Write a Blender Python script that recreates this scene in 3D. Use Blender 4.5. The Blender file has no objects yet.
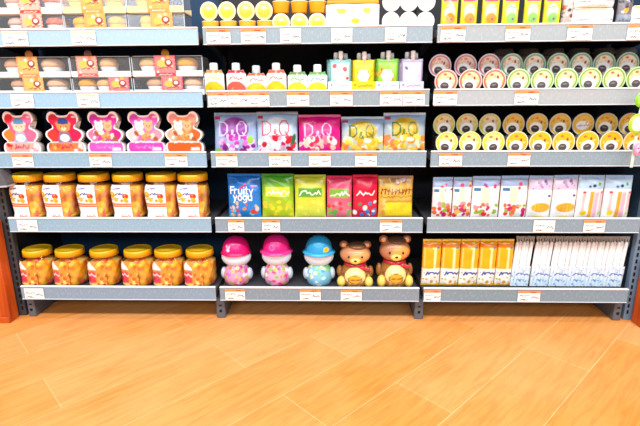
import bpy, math, random
import numpy as np
from mathutils import Matrix, Vector

sc = bpy.context.scene
col = sc.collection
random.seed(7)

# ------------------------------------------------------------------ camera
F = 460.0                       # focal length in pixels of the 640 px frame
CX, DIST = 0.062, 1.877
YAW, PITCH, ROLL = math.radians(1.67), math.radians(14.59), math.radians(-0.39)
cy, sy, cp, sp = math.cos(YAW), math.sin(YAW), math.cos(PITCH), math.sin(PITCH)
FWD = np.array([-sy*cp, cy*cp, -sp])
R0 = np.array([cy, sy, 0.0]); U0 = np.cross(R0, FWD)
RT = R0*math.cos(ROLL) + U0*math.sin(ROLL)
UP = -R0*math.sin(ROLL) + U0*math.cos(ROLL)

def ray(px, py):
    return FWD + RT*((px-320)/F) - UP*((py-213)/F)
def rel(px, py, Y):
    r = ray(px, py); t = (Y+DIST)/r[1]
    return CX + r[0]*t, r[2]*t
H = -rel(218, 318, 0.03)[1]     # camera height: the upright's foot stands on the floor
def at(px, py, Y):
    x, z = rel(px, py, Y)
    return x, z+H

cam = bpy.data.cameras.new('camera'); cam.sensor_width = 36; cam.lens = F/640*36
co = bpy.data.objects.new('camera', cam); col.objects.link(co)
m = Matrix(((RT[0], UP[0], -FWD[0], CX), (RT[1], UP[1], -FWD[1], -DIST), (RT[2], UP[2], -FWD[2], H), (0, 0, 0, 1)))
co.matrix_world = m
sc.camera = co
sc.view_settings.view_transform = 'Standard'
sc.view_settings.look = 'None'
sc.view_settings.exposure = -0.06
sc.cycles.transparent_max_bounces = 24
sc.cycles.max_bounces = 8

# ------------------------------------------------------------------ colours and materials
def lin(c):
    c = np.array(c, float)/255.0
    return np.where(c <= .04045, c/12.92, ((c+.055)/1.055)**2.4)

def mat_base(name):
    mt = bpy.data.materials.new(name); mt.use_nodes = True
    nt = mt.node_tree; nt.nodes.clear()
    out = nt.nodes.new('ShaderNodeOutputMaterial')
    return mt, nt, out
def L(nt, a, b): nt.links.new(a, b)

def mat_print(name, rough=.45, coat=0.0, spec=.35, mottle=.06, scale=140, bump=0.0, metallic=0):
    """colour comes from the mesh colour attribute, broken up by a little noise"""
    mt, nt, out = mat_base(name)
    p = nt.nodes.new('ShaderNodeBsdfPrincipled')
    a = nt.nodes.new('ShaderNodeAttribute'); a.attribute_name = 'Col'
    n = nt.nodes.new('ShaderNodeTexNoise'); n.inputs['Scale'].default_value = scale
    tc = nt.nodes.new('ShaderNodeTexCoord'); L(nt, tc.outputs['Object'], n.inputs['Vector'])
    mr = nt.nodes.new('ShaderNodeMapRange'); mr.inputs['To Min'].default_value = 1-mottle*2; mr.inputs['To Max'].default_value = 1+mottle
    L(nt, n.outputs['Fac'], mr.inputs['Value'])
    mx = nt.nodes.new('ShaderNodeVectorMath'); mx.operation = 'MULTIPLY'
    L(nt, a.outputs['Color'], mx.inputs[0]); L(nt, mr.outputs['Result'], mx.inputs[1])
    L(nt, mx.outputs['Vector'], p.inputs['Base Color'])
    p.inputs['Roughness'].default_value = rough
    p.inputs['Specular IOR Level'].default_value = spec
    p.inputs['Coat Weight'].default_value = coat
    p.inputs['Coat Roughness'].default_value = .12
    p.inputs['Metallic'].default_value = metallic
    if bump:
        b = nt.nodes.new('ShaderNodeBump'); b.inputs['Strength'].default_value = bump; b.inputs['Distance'].default_value = .004
        L(nt, n.outputs['Fac'], b.inputs['Height']); L(nt, b.outputs['Normal'], p.inputs['Normal'])
    L(nt, p.outputs['BSDF'], out.inputs['Surface'])
    return mt

def mat_clear(name, tint=(.96, .97, .98), base=.05, edge=.55, rough=.08, haze=0.0, hazecol=(.9, .93, .95)):
    mt, nt, out = mat_base(name)
    t = nt.nodes.new('ShaderNodeBsdfTransparent'); t.inputs['Color'].default_value = (*tint, 1)
    g = nt.nodes.new('ShaderNodeBsdfGlossy'); g.inputs['Roughness'].default_value = rough
    lw = nt.nodes.new('ShaderNodeLayerWeight'); lw.inputs['Blend'].default_value = .25
    n = nt.nodes.new('ShaderNodeTexNoise'); n.inputs['Scale'].default_value = 60
    tc = nt.nodes.new('ShaderNodeTexCoord'); L(nt, tc.outputs['Object'], n.inputs['Vector'])
    bp = nt.nodes.new('ShaderNodeBump'); bp.inputs['Strength'].default_value = .12; bp.inputs['Distance'].default_value = .002
    L(nt, n.outputs['Fac'], bp.inputs['Height']); L(nt, bp.outputs['Normal'], g.inputs['Normal'])
    mr = nt.nodes.new('ShaderNodeMapRange'); mr.inputs['To Min'].default_value = base; mr.inputs['To Max'].default_value = edge
    L(nt, lw.outputs['Facing'], mr.inputs['Value'])
    mx = nt.nodes.new('ShaderNodeMixShader')
    L(nt, mr.outputs['Result'], mx.inputs[0]); L(nt, t.outputs[0], mx.inputs[1]); L(nt, g.outputs[0], mx.inputs[2])
    last = mx
    if haze:
        d = nt.nodes.new('ShaderNodeBsdfDiffuse'); d.inputs['Color'].default_value = (*hazecol, 1)
        m2 = nt.nodes.new('ShaderNodeMixShader'); m2.inputs[0].default_value = haze
        L(nt, mx.outputs[0], m2.inputs[1]); L(nt, d.outputs[0], m2.inputs[2]); last = m2
    L(nt, last.outputs[0], out.inputs['Surface'])
    return mt

PAPER = mat_print('printed_paper', rough=.6, spec=.2)
FILM = mat_print('printed_film', rough=.28, spec=.5, coat=.25, bump=.12, scale=90)
PLASTIC = mat_print('moulded_plastic', rough=.32, spec=.45, coat=.15, mottle=.03)
METAL = mat_print('painted_metal', rough=.5, spec=.3, mottle=.08, scale=60)
CANDY = mat_print('gummy_candy', rough=.3, spec=.5, coat=.2, mottle=.08)
CAKE = mat_print('baked_sponge', rough=.85, spec=.1, mottle=.15, scale=220, bump=.3)
CLEAR = mat_clear('clear_plastic', tint=(.99, .99, .99), base=.03, edge=.30)
CLEARFILM = mat_clear('clear_film', tint=(.98, .99, 1), base=.05, edge=.45, rough=.15, haze=.07)
CUPCLEAR = mat_clear('cup_plastic', base=.12, edge=.6, rough=.12, haze=.22)

def mat_rail():
    mt, nt, out = mat_base('rail_channel')
    p = nt.nodes.new('ShaderNodeBsdfPrincipled')
    a = nt.nodes.new('ShaderNodeAttribute'); a.attribute_name = 'Col'
    tc = nt.nodes.new('ShaderNodeTexCoord')
    mp = nt.nodes.new('ShaderNodeMapping'); mp.inputs['Scale'].default_value = (1, 1, .45)
    L(nt, tc.outputs['Object'], mp.inputs['Vector'])
    n = nt.nodes.new('ShaderNodeTexNoise'); n.inputs['Scale'].default_value = 170; n.inputs['Detail'].default_value = 3; n.inputs['Roughness'].default_value = .7
    L(nt, mp.outputs['Vector'], n.inputs['Vector'])
    cr = nt.nodes.new('ShaderNodeValToRGB'); cr.color_ramp.elements[0].position = .52; cr.color_ramp.elements[1].position = .70
    L(nt, n.outputs['Fac'], cr.inputs['Fac'])
    mul = nt.nodes.new('ShaderNodeMath'); mul.operation = 'MULTIPLY'; mul.inputs[1].default_value = .20
    L(nt, cr.outputs['Color'], mul.inputs[0])
    mx = nt.nodes.new('ShaderNodeMix'); mx.data_type = 'RGBA'
    L(nt, mul.outputs[0], mx.inputs['Factor']); L(nt, a.outputs['Color'], mx.inputs['A']); mx.inputs['B'].default_value = (.9, .93, .95, 1)
    L(nt, mx.outputs['Result'], p.inputs['Base Color'])
    p.inputs['Roughness'].default_value = .35; p.inputs['Specular IOR Level'].default_value = .3
    L(nt, p.outputs['BSDF'], out.inputs['Surface'])
    return mt
RAIL = mat_rail()

def mat_wood(name, c1, c2, rough=.4):
    mt, nt, out = mat_base(name)
    p = nt.nodes.new('ShaderNodeBsdfPrincipled')
    tc = nt.nodes.new('ShaderNodeTexCoord')
    mp = nt.nodes.new('ShaderNodeMapping'); mp.inputs['Scale'].default_value = (14, 14, 1.2)
    L(nt, tc.outputs['Object'], mp.inputs['Vector'])
    n = nt.nodes.new('ShaderNodeTexNoise'); n.inputs['Scale'].default_value = 3; n.inputs['Detail'].default_value = 6
    L(nt, mp.outputs['Vector'], n.inputs['Vector'])
    cr = nt.nodes.new('ShaderNodeValToRGB')
    cr.color_ramp.elements[0].position = .35; cr.color_ramp.elements[0].color = (*lin(c1), 1)
    cr.color_ramp.elements[1].position = .68; cr.color_ramp.elements[1].color = (*lin(c2), 1)
    L(nt, n.outputs['Fac'], cr.inputs['Fac']); L(nt, cr.outputs['Color'], p.inputs['Base Color'])
    p.inputs['Roughness'].default_value = rough
    L(nt, p.outputs['BSDF'], out.inputs['Surface'])
    return mt
WOOD = mat_wood('orange_wood', (176, 66, 14), (214, 98, 30))

def mat_floor():
    mt, nt, out = mat_base('wood_look_tiles')
    p = nt.nodes.new('ShaderNodeBsdfPrincipled')
    tc = nt.nodes.new('ShaderNodeTexCoord')
    mp = nt.nodes.new('ShaderNodeMapping'); mp.inputs['Rotation'].default_value = (0, 0, math.radians(-45)); mp.inputs['Location'].default_value = (.11, .065, 0)
    L(nt, tc.outputs['Object'], mp.inputs['Vector'])
    br = nt.nodes.new('ShaderNodeTexBrick')
    br.offset = .37; br.inputs['Scale'].default_value = 1
    br.inputs['Brick Width'].default_value = .9; br.inputs['Row Height'].default_value = .225
    br.inputs['Mortar Size'].default_value = .0016; br.inputs['Mortar Smooth'].default_value = .4; br.inputs['Bias'].default_value = 0
    br.inputs['Color1'].default_value = (*lin((248, 166, 96)), 1)
    br.inputs['Color2'].default_value = (*lin((246, 152, 68)), 1)
    br.inputs['Mortar'].default_value = (*lin((250, 196, 140)), 1)
    L(nt, mp.outputs['Vector'], br.inputs['Vector'])
    mp2 = nt.nodes.new('ShaderNodeMapping'); mp2.inputs['Scale'].default_value = (2.2, 22, 1)
    L(nt, mp.outputs['Vector'], mp2.inputs['Vector'])
    n = nt.nodes.new('ShaderNodeTexNoise'); n.inputs['Scale'].default_value = 2.2; n.inputs['Detail'].default_value = 7; n.inputs['Roughness'].default_value = .65; n.inputs['Distortion'].default_value = .8
    L(nt, mp2.outputs['Vector'], n.inputs['Vector'])
    cr = nt.nodes.new('ShaderNodeValToRGB')
    cr.color_ramp.elements[0].position = .38; cr.color_ramp.elements[0].color = (.80, .70, .58, 1)
    cr.color_ramp.elements[1].position = .58; cr.color_ramp.elements[1].color = (1.0, 1.0, 1.0, 1)
    L(nt, n.outputs['Fac'], cr.inputs['Fac'])
    mx = nt.nodes.new('ShaderNodeMix'); mx.data_type = 'RGBA'; mx.blend_type = 'MULTIPLY'; mx.inputs['Factor'].default_value = .75
    L(nt, br.outputs['Color'], mx.inputs['A']); L(nt, cr.outputs['Color'], mx.inputs['B'])
    n2 = nt.nodes.new('ShaderNodeTexNoise'); n2.inputs['Scale'].default_value = 3.5; n2.inputs['Detail'].default_value = 3
    L(nt, mp.outputs['Vector'], n2.inputs['Vector'])
    mr = nt.nodes.new('ShaderNodeMapRange'); mr.inputs['From Min'].default_value = .35; mr.inputs['From Max'].default_value = .7; mr.inputs['To Min'].default_value = 0; mr.inputs['To Max'].default_value = .35
    L(nt, n2.outputs['Fac'], mr.inputs['Value'])
    mx2 = nt.nodes.new('ShaderNodeMix'); mx2.data_type = 'RGBA'
    L(nt, mr.outputs['Result'], mx2.inputs['Factor']); L(nt, mx.outputs['Result'], mx2.inputs['A']); mx2.inputs['B'].default_value = (*lin((240, 184, 120)), 1)
    L(nt, mx2.outputs['Result'], p.inputs['Base Color'])
    p.inputs['Roughness'].default_value = .42; p.inputs['Specular IOR Level'].default_value = .35
    L(nt, p.outputs['BSDF'], out.inputs['Surface'])
    return mt
FLOOR = mat_floor()

def mat_plain(name, c, rough=.7):
    mt, nt, out = mat_base(name)
    p = nt.nodes.new('ShaderNodeBsdfPrincipled')
    n = nt.nodes.new('ShaderNodeTexNoise'); n.inputs['Scale'].default_value = 12
    tc = nt.nodes.new('ShaderNodeTexCoord'); L(nt, tc.outputs['Object'], n.inputs['Vector'])
    cr = nt.nodes.new('ShaderNodeValToRGB')
    cr.color_ramp.elements[0].color = (*(lin(c)*.85), 1); cr.color_ramp.elements[1].color = (*np.minimum(lin(c)*1.1, 1), 1)
    L(nt, n.outputs['Fac'], cr.inputs['Fac']); L(nt, cr.outputs['Color'], p.inputs['Base Color'])
    p.inputs['Roughness'].default_value = rough
    L(nt, p.outputs['BSDF'], out.inputs['Surface'])
    return mt

# ------------------------------------------------------------------ painter: colours on mesh points, in centimetres
GLYPH = {
 'D': [(0,0,0,6),(0,6,2,5.8),(2,5.8,3.6,4.4),(3.6,4.4,3.6,1.6),(3.6,1.6,2,.2),(2,.2,0,0)],
 'Q': [(1,0,0,1.8),(0,1.8,0,4.2),(0,4.2,1.2,6),(1.2,6,2.8,6),(2.8,6,4,4.2),(4,4.2,4,1.8),(4,1.8,2.8,0),(2.8,0,1,0),(2.4,1.4,4.2,-.8)],
 '&': [(3.6,0,.9,4.2),(.9,4.2,1.2,5.4),(1.2,5.4,2.2,5.2),(2.2,5.2,2.2,4.2),(2.2,4.2,.4,2),(.4,2,.6,.5),(.6,.5,1.8,0),(1.8,0,3.4,2.4)],
 'F': [(0,0,0,6),(0,6,3,6),(0,3.2,2.4,3.2)],
 'r': [(0,0,0,4),(0,3,1.2,4),(1.2,4,2.2,3.8)],
 'u': [(0,4,0,1),(0,1,1,0),(1,0,2.6,.6),(2.8,4,2.8,0)],
 'i': [(1,0,1,4),(1,5.2,1,5.5)],
 't': [(1.2,6,1.2,.4),(1.2,.4,2.4,0),(0,4,2.4,4)],
 'y': [(0,4,1.5,.6),(3,4,.8,-1.8)],
 'o': [(1,0,0,1.2),(0,1.2,0,2.8),(0,2.8,1,4),(1,4,2.4,4),(2.4,4,3,2.8),(3,2.8,3,1.2),(3,1.2,2.4,0),(2.4,0,1,0)],
 'g': [(1,.4,0,1.4),(0,1.4,0,2.8),(0,2.8,1,4),(1,4,2.8,3.6),(2.8,4,2.8,-1),(2.8,-1,1.6,-2),(1.6,-2,.2,-1.6),(2.8,1,1,.4)],
}
class Paint:
    def __init__(s, x, y, base):
        s.x = x; s.y = y; s.c = np.tile(lin(base), (len(x), 1))
    def put(s, mk, c):
        mk = np.clip(mk, 0, 1)[:, None]; s.c = s.c*(1-mk) + lin(c)*mk; return s
    def ell(s, cx, cy_, rx, ry, c, soft=.12, rot=0):
        dx, dy = s.x-cx, s.y-cy_
        if rot:
            a = math.radians(rot); dx, dy = dx*math.cos(a)+dy*math.sin(a), -dx*math.sin(a)+dy*math.cos(a)
        d = np.sqrt((dx/rx)**2+(dy/ry)**2)
        return s.put((1-d)*min(rx, ry)/soft+.5, c)
    def ring(s, cx, cy_, r0, r1, c, soft=.12):
        d = np.hypot(s.x-cx, s.y-cy_)
        return s.put(np.minimum((d-r0)/soft+.5, (r1-d)/soft+.5), c)
    def rect(s, x0, y0, x1, y1, c, soft=.12):
        mk = np.minimum(np.minimum((s.x-x0), (x1-s.x)), np.minimum((s.y-y0), (y1-s.y)))/soft+.5
        return s.put(mk, c)
    def seg(s, x0, y0, x1, y1, w, c, soft=.1):
        dx, dy = x1-x0, y1-y0; l2 = dx*dx+dy*dy+1e-9
        t = np.clip(((s.x-x0)*dx+(s.y-y0)*dy)/l2, 0, 1)
        d = np.hypot(s.x-x0-t*dx, s.y-y0-t*dy)
        return s.put((w/2-d)/soft+.5, c)
    def poly(s, pts, c, soft=.1):           # convex, counter-clockwise
        mk = np.full(len(s.x), 9.0)
        for (x0, y0), (x1, y1) in zip(pts, pts[1:]+pts[:1]):
            l = math.hypot(x1-x0, y1-y0)
            mk = np.minimum(mk, ((x1-x0)*(s.y-y0)-(y1-y0)*(s.x-x0))/l)
        return s.put(mk/soft+.5, c)
    def text(s, word, x, y, h, w, c, adv=4.6, slant=0):
        k = h/6.0
        for ch in word:
            for (a, b, e, f) in GLYPH.get(ch, []):
                s.seg(x+(a+slant*b)*k, y+b*k, x+(e+slant*f)*k, y+f*k, w, c)
            x += (adv*.55 if ch == 'i' else adv)*k
        return s
    def blobs(s, n, x0, y0, x1, y1, r0, r1, cols, seed=0):
        r = random.Random(seed)
        for k in range(n):
            a = r.uniform(r0, r1)
            s.ell(r.uniform(x0, x1), r.uniform(y0, y1), a, a*r.uniform(.6, 1), r.choice(cols), rot=r.uniform(0, 180))
        return s
    def squig(s, x0, x1, y, h, w, c, seed=0, step=.5):
        r = random.Random(seed); x = x0; py = y
        while x < x1:
            nx = x+step*r.uniform(.6, 1.2); ny = y+h*r.random()
            s.seg(x, py, nx, ny, w, c); x, py = nx, ny
        return s
    def fade(s, y0, y1, c):
        return s.put((s.y-y0)/(y1-y0), c)

# ------------------------------------------------------------------ mesh builders
def mesh(name, V, Fc, C, mt, smooth=True):
    me = bpy.data.meshes.new(name)
    me.from_pydata([tuple(v) for v in V], [], [tuple(f) for f in Fc])
    C = np.asarray(C, float)
    if C.ndim == 1: C = np.tile(C, (len(V), 1))
    at_ = me.color_attributes.new('Col', 'FLOAT_COLOR', 'POINT')
    at_.data.foreach_set('color', np.hstack([C, np.ones((len(C), 1))]).astype(np.float32).ravel())
    me.polygons.foreach_set('use_smooth', [smooth]*len(me.polygons))
    me.materials.append(mt); me.update()
    return me
class MB:
    """collects coloured pieces of one mesh"""
    def __init__(s): s.V = []; s.F = []; s.C = []; s.n = 0
    def add(s, V, Fc, C):
        V = np.asarray(V, float); C = np.asarray(C, float)
        if C.ndim == 1: C = np.tile(C, (len(V), 1))
        s.V.append(V); s.C.append(C); s.F += [tuple(i+s.n for i in f) for f in Fc]; s.n += len(V); return s
    def box(s, x0, x1, y0, y1, z0, z1, c, bevel=0):
        c = lin(c); b = min(bevel, .49*min(x1-x0, y1-y0, z1-z0))
        if b <= 0:
            V = [(x, y, z) for x in (x0, x1) for y in (y0, y1) for z in (z0, z1)]
            s.add(V, [(0,1,3,2),(4,6,7,5),(0,4,5,1),(2,3,7,6),(0,2,6,4),(1,5,7,3)], c)
        else:                                   # box with chamfered edges
            V = []; idx = {}
            for ix, x in enumerate((x0, x1)):
                for iy, y in enumerate((y0, y1)):
                    for iz, z in enumerate((z0, z1)):
                        ux, uy, uz = (1-2*ix)*b, (1-2*iy)*b, (1-2*iz)*b
                        for ax, p in (('x', (x, y+uy, z+uz)), ('y', (x+ux, y, z+uz)), ('z', (x+ux, y+uy, z))):
                            idx[ix, iy, iz, ax] = len(V); V.append(p)
            Fc = []
            I = lambda *k: idx[k]
            for i in (0, 1):
                Fc += [(I(i,0,0,'x'), I(i,1,0,'x'), I(i,1,1,'x'), I(i,0,1,'x')), (I(0,i,0,'y'), I(1,i,0,'y'), I(1,i,1,'y'), I(0,i,1,'y')), (I(0,0,i,'z'), I(1,0,i,'z'), I(1,1,i,'z'), I(0,1,i,'z'))]
                for j in (0, 1):
                    Fc += [(I(i,j,0,'x'), I(i,j,1,'x'), I(i,j,1,'y'), I(i,j,0,'y')), (I(i,0,j,'x'), I(i,1,j,'x'), I(i,1,j,'z'), I(i,0,j,'z')), (I(0,i,j,'y'), I(1,i,j,'y'), I(1,i,j,'z'), I(0,i,j,'z'))]
                    for k in (0, 1): Fc.append((I(i,j,k,'x'), I(i,j,k,'y'), I(i,j,k,'z')))
            s.add(V, Fc, c)
        return s
    def grid(s, P, C, closed=False):            # P[nv][nu][3]
        P = np.asarray(P, float); nv, nu = P.shape[:2]
        Fc = []
        for j in range(nv-1):
            for i in range(nu if closed else nu-1):
                k = (i+1) % nu
                Fc.append((j*nu+i, j*nu+k, (j+1)*nu+k, (j+1)*nu+i))
        C = np.asarray(C, float)
        return s.add(P.reshape(-1, 3), Fc, C if C.ndim == 1 else C.reshape(-1, 3))
    def ell(s, c, r, colr, nu=20, nv=12, fn=None):
        v = np.linspace(0, math.pi, nv)[:, None]; u = np.linspace(0, 2*math.pi, nu, endpoint=False)[None, :]
        P = np.stack([c[0]+r[0]*np.sin(v)*np.cos(u), c[1]+r[1]*np.sin(v)*np.sin(u), c[2]-r[2]*np.cos(v)+0*u], -1)
        C = lin(colr) if fn is None else fn(P.reshape(-1, 3))
        return s.grid(P, C, True)
    def lathe(s, prof, colr, n=32, c=(0, 0, 0), e=2.0, axis='z', fn=None, caps=True, sy=1.0):
        """prof [(radius, z)], e = superellipse exponent"""
        a = np.linspace(0, 2*math.pi, n, endpoint=False)
        ca, sa = np.cos(a), np.sin(a)
        k = (np.abs(ca)**e+np.abs(sa)**e)**(-1/e)
        P = np.array([[(r*k[i]*ca[i], r*k[i]*sa[i]*sy, z) for i in range(n)] for r, z in prof])
        if axis == 'y': P = np.stack([P[..., 0], -P[..., 2], P[..., 1]], -1)    # profile z runs towards the viewer (-Y)
        P = P+np.array(c)
        C = lin(colr) if fn is None else fn(P.reshape(-1, 3))
        base = s.n
        s.grid(P, C, True)
        if caps:
            nv = len(prof)
            s.F.append(tuple(base+i for i in range(n))[::-1]); s.F.append(tuple(base+(nv-1)*n+i for i in range(n)))
        return s
    def build(s, name, mt, smooth=True):
        return mesh(name, np.vstack(s.V), s.F, np.vstack(s.C), mt, smooth)

def part(name, me, parent=None, label=None, kind=None, loc=None, rot=None):
    o = bpy.data.objects.new(name, me); col.objects.link(o)
    if parent is not None: o.parent = parent
    if label: o['label'] = label
    if kind: o['kind'] = kind
    if loc is not None: o.location = loc
    if rot is not None: o.rotation_euler = rot
    return o
def thing(name, label, cat, loc=(0, 0, 0), rot=(0, 0, 0), group=None):
    o = bpy.data.objects.new(name, None); col.objects.link(o); o.empty_display_size = .02
    o.location = loc; o.rotation_euler = rot; o['label'] = label; o['category'] = cat
    if group: o['group'] = group
    return o
def dup(root, label, loc, rot=(0, 0, 0)):
    def cp_(o, par):
        c = o.copy(); col.objects.link(c); c.parent = par
        for ch in o.children: cp_(ch, c)
        return c
    r = cp_(root, None); r.location = loc; r.rotation_euler = rot; r['label'] = label
    return r
class Series:
    """first call builds the thing, the next ones copy it"""
    def __init__(s, make): s.make = make; s.first = None
    def __call__(s, label, loc, rot=(0, 0, 0)):
        if s.first is None:
            s.first = s.make(); s.first.location = loc; s.first.rotation_euler = rot; s.first['label'] = label; return s.first
        return dup(s.first, label, loc, rot)
ORD = ['leftmost', 'second from left', 'third from left', 'fourth from left', 'fifth from left', 'sixth from left', 'seventh from left', 'eighth from left', 'ninth from left']

# ------------------------------------------------------------------ shelf measures
ZC = [H+v for v in (.217, -.019, -.261, -.542, -.860)]      # centres of the five price rails
RH = .033
S = [z+RH-.0172 for z in ZC]                                  # shelf surfaces
BX = [-1.35, -.45, .45, 1.35]
GAP = .010

def put(px, py, Y): return at(px, py, Y)[0]
def wid(xl, xr, py, Y): return at(xr, py, Y)[0]-at(xl, py, Y)[0]
def hgt(px, py, Y, row): return at(px, py, Y)[1]-S[row]

# ------------------------------------------------------------------ setting
def structure(name, me):
    o = part(name, me); o['kind'] = 'structure'; return o
fl = MB(); fl.box(-6, 6, -5, 2.2, -.1, 0, (220, 150, 80))
structure('floor', fl.build('floor', FLOOR, False))
wl = MB(); wl.box(-6, 6, .62, .72, 0, 3.2, (60, 58, 62))
structure('wall_back', wl.build('wall_back', mat_plain('dark_wall', (70, 66, 72)), False))

# ------------------------------------------------------------------ shelving
bay_names = ['left', 'middle', 'right']
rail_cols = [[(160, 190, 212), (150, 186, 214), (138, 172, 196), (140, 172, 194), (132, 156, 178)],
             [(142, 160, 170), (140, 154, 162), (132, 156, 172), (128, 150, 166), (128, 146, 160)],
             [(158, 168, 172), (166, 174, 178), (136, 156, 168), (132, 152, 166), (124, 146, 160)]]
back_cols = [(18, 54, 84), (40, 36, 42), (26, 26, 32)]
DARK = (52, 54, 60)
level_names = ['top', 'second', 'third', 'fourth', 'bottom']
for b in range(3):
    x0, x1 = BX[b], BX[b+1]
    ox = (x0+x1)/2; hw = (x1-x0)/2
    root = thing('shelving_frame', f'dark slotted shelving frame carrying the five shelves of the {bay_names[b]} bay', 'shelving frame', (ox, .2, 0), group='shelving frames along the wall')
    def P(name, mb, par, mt=METAL, **k):
        return part(name, mb.build(name, mt, False), par, **k)
    def B(*a, **k):
        mb = MB(); mb.box(*a, **k); return mb
    P('back_panel', B(-hw-(.05 if b == 0 else -.002), hw+(.05 if b == 2 else -.002), .232, .25, .02, 1.62, back_cols[b]), root)
    ups = [-hw, hw] if b == 0 else [hw]
    for ux in ups:
        mb = MB()
        if abs(ux+ox) > 1.3:
            sg = 1 if ux > 0 else -1
            uc = (66, 68, 72) if sg < 0 else (110, 134, 158)  # bluish light on the right upright is put into its colour
            xa, xb = sorted((ux+sg*.016, ux+sg*.042))
            mb.box(*sorted((ux+sg*.016, ux+sg*.085)), -.16, -.13, 0, 1.62, uc, .003)
            for k in range(52):
                mb.box((xa+xb)/2-.004, (xa+xb)/2+.004, -.1615, -.159, .03+k*.03, .048+k*.03, (14, 14, 18))
            mb.box(xb-.004 if sg > 0 else xa, xb if sg > 0 else xa+.004, -.13, .23, 0, 1.62, (44, 46, 52) if sg < 0 else (70, 96, 124))
        else:
            mb.box(ux-.009, ux+.009, .19, .23, 0, 1.62, (40, 40, 46), .003)
            for k in range(52):
                mb.box(ux-.004, ux+.004, .1885, .1905, .03+k*.03, .048+k*.03, (10, 10, 12))
        P('upright', mb, root)
        ft = MB()
        fx0, fx1 = ux-.02, ux+.02
        if abs(ux+ox) > 1.3: fx0, fx1 = (ux+.002, ux+.036) if ux < 0 else (ux-.036, ux-.002)
        ft.box(fx0, fx1, -.17, .185, .0, ZC[4]-RH-.004, (98, 102, 112), .004)
        ft.box((fx0+fx1)/2-.006, (fx0+fx1)/2+.006, -.1716, -.169, .03, .042, (12, 12, 14))
        ft.box((fx0+fx1)/2-.006, (fx0+fx1)/2+.006, -.1716, -.169, .06, .066, (12, 12, 14))
        P('foot', ft, root)
    for i in range(5):
        z = S[i]-.0008
        sh = thing('metal_shelf', f'grey metal shelf with {"pale blue" if b == 0 else "grey"} price rail, {level_names[i]} level of the {bay_names[b]} bay', 'shelf', (ox, .2, z), group='metal shelves with price rails')
        zr = ZC[i]-z
        P('board', B(-hw+GAP, hw-GAP, -.192, .229, -.022, 0, (72, 72, 78) if i else (104, 104, 108)), sh)
        rb = MB(); rb.box(-hw+GAP-.001, hw-GAP+.001, -.2, -.193, zr-RH, zr+RH-.006, rail_cols[b][i], .0015)
        r = part('price_rail', rb.build('price_rail', RAIL, False), sh)
        lp = MB(); lp.box(-hw+GAP-.001, hw-GAP+.001, -.203, -.190, zr+RH-.0065, zr+RH, (236, 238, 240), .002)  # plastic lip; its white puts the highlight of the top edge into the colour
        part('lip', lp.build('lip', PLASTIC, False), r, label='plastic lip along the top of the rail, its highlight coloured white')
        lp = MB(); lp.box(-hw+GAP-.001, hw-GAP+.001, -.202, -.1985, zr-RH, zr-RH+.004, (205, 212, 218), .001)
        part('lower_lip', lp.build('lower_lip', PLASTIC, False), r)
        for sx in (-1, 1):              # tapered bracket under each end
            bx = sx*(hw-GAP-.006)
            V = [(bx+dx, yy, zz) for dx in (-.0015, .0015) for yy, zz in ((-.14, -.023), (.186, -.023), (.186, -.070), (.13, -.070))]
            mb = MB(); mb.add(V, [(0,1,2,3), (7,6,5,4), (0,4,5,1), (1,5,6,2), (2,6,7,3), (3,7,4,0)], lin(DARK))
            if i < 4: P('bracket', mb, sh)

# wooden end panels
for side, x0, x1, lab in (('left', -1.75, -1.392, 'orange wooden end panel standing left of the bottom shelves'), ('right', 1.392, 1.75, 'orange-red wooden end panel standing right of the bottom shelves')):
    t = thing('wooden_end_panel', lab, 'panel', ((x0+x1)/2, .2, 0), group='wooden end panels')
    hw = (x1-x0)/2; ztop = .47 if side == 'left' else .30
    mb = MB(); mb.box(-hw, hw, -.23, -.17, .0, ztop, (190, 80, 20), .004)
    part('board', mb.build('board', WOOD, False), t)
    mb = MB(); mb.box(-hw, hw, -.236, -.2305, .0, .03, (150, 60, 18), .002)
    part('plinth', mb.build('plinth', WOOD, False), t)

# grey metal wedge of the neighbouring fixture at the left edge
x, z = at(3, 188, -.02)
t = thing('shelf_bracket', 'sloping grey metal bracket at the left edge beside the yellow-lidded jars', 'bracket', (x, -.02, z))
xr = at(7, 185, -.02)[0]-x; zr = at(7, 185, -.02)[1]-z; zt = at(3, 171, -.02)[1]-z
mb = MB(); V = [(px_, y_, z_) for y_ in (0, .058) for px_, z_ in ((-.2, -.004), (xr, zr-.002), (xr, zr+.008), (0, zt), (-.2, zt+.03))]
mb.add(V, [(0,1,2,3,4), (9,8,7,6,5), (0,5,6,1), (1,6,7,2), (2,7,8,3), (3,8,9,4), (4,9,5,0)], lin((96, 96, 102)))
part('plate', mb.build('plate', METAL, False), t)
mb = MB(); V = [(px_, y_, z_) for y_ in (-.006, .0575) for px_, z_ in ((-.2, -.010), (xr+.002, zr-.008), (xr+.002, zr-.002), (-.2, -.004))]
mb.add(V, [(0,1,2,3), (7,6,5,4), (0,4,5,1), (1,5,6,2), (2,6,7,3), (3,7,4,0)], lin((190, 190, 194)))
part('flange', mb.build('flange', METAL, False), t, label='pale folded edge')

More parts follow.
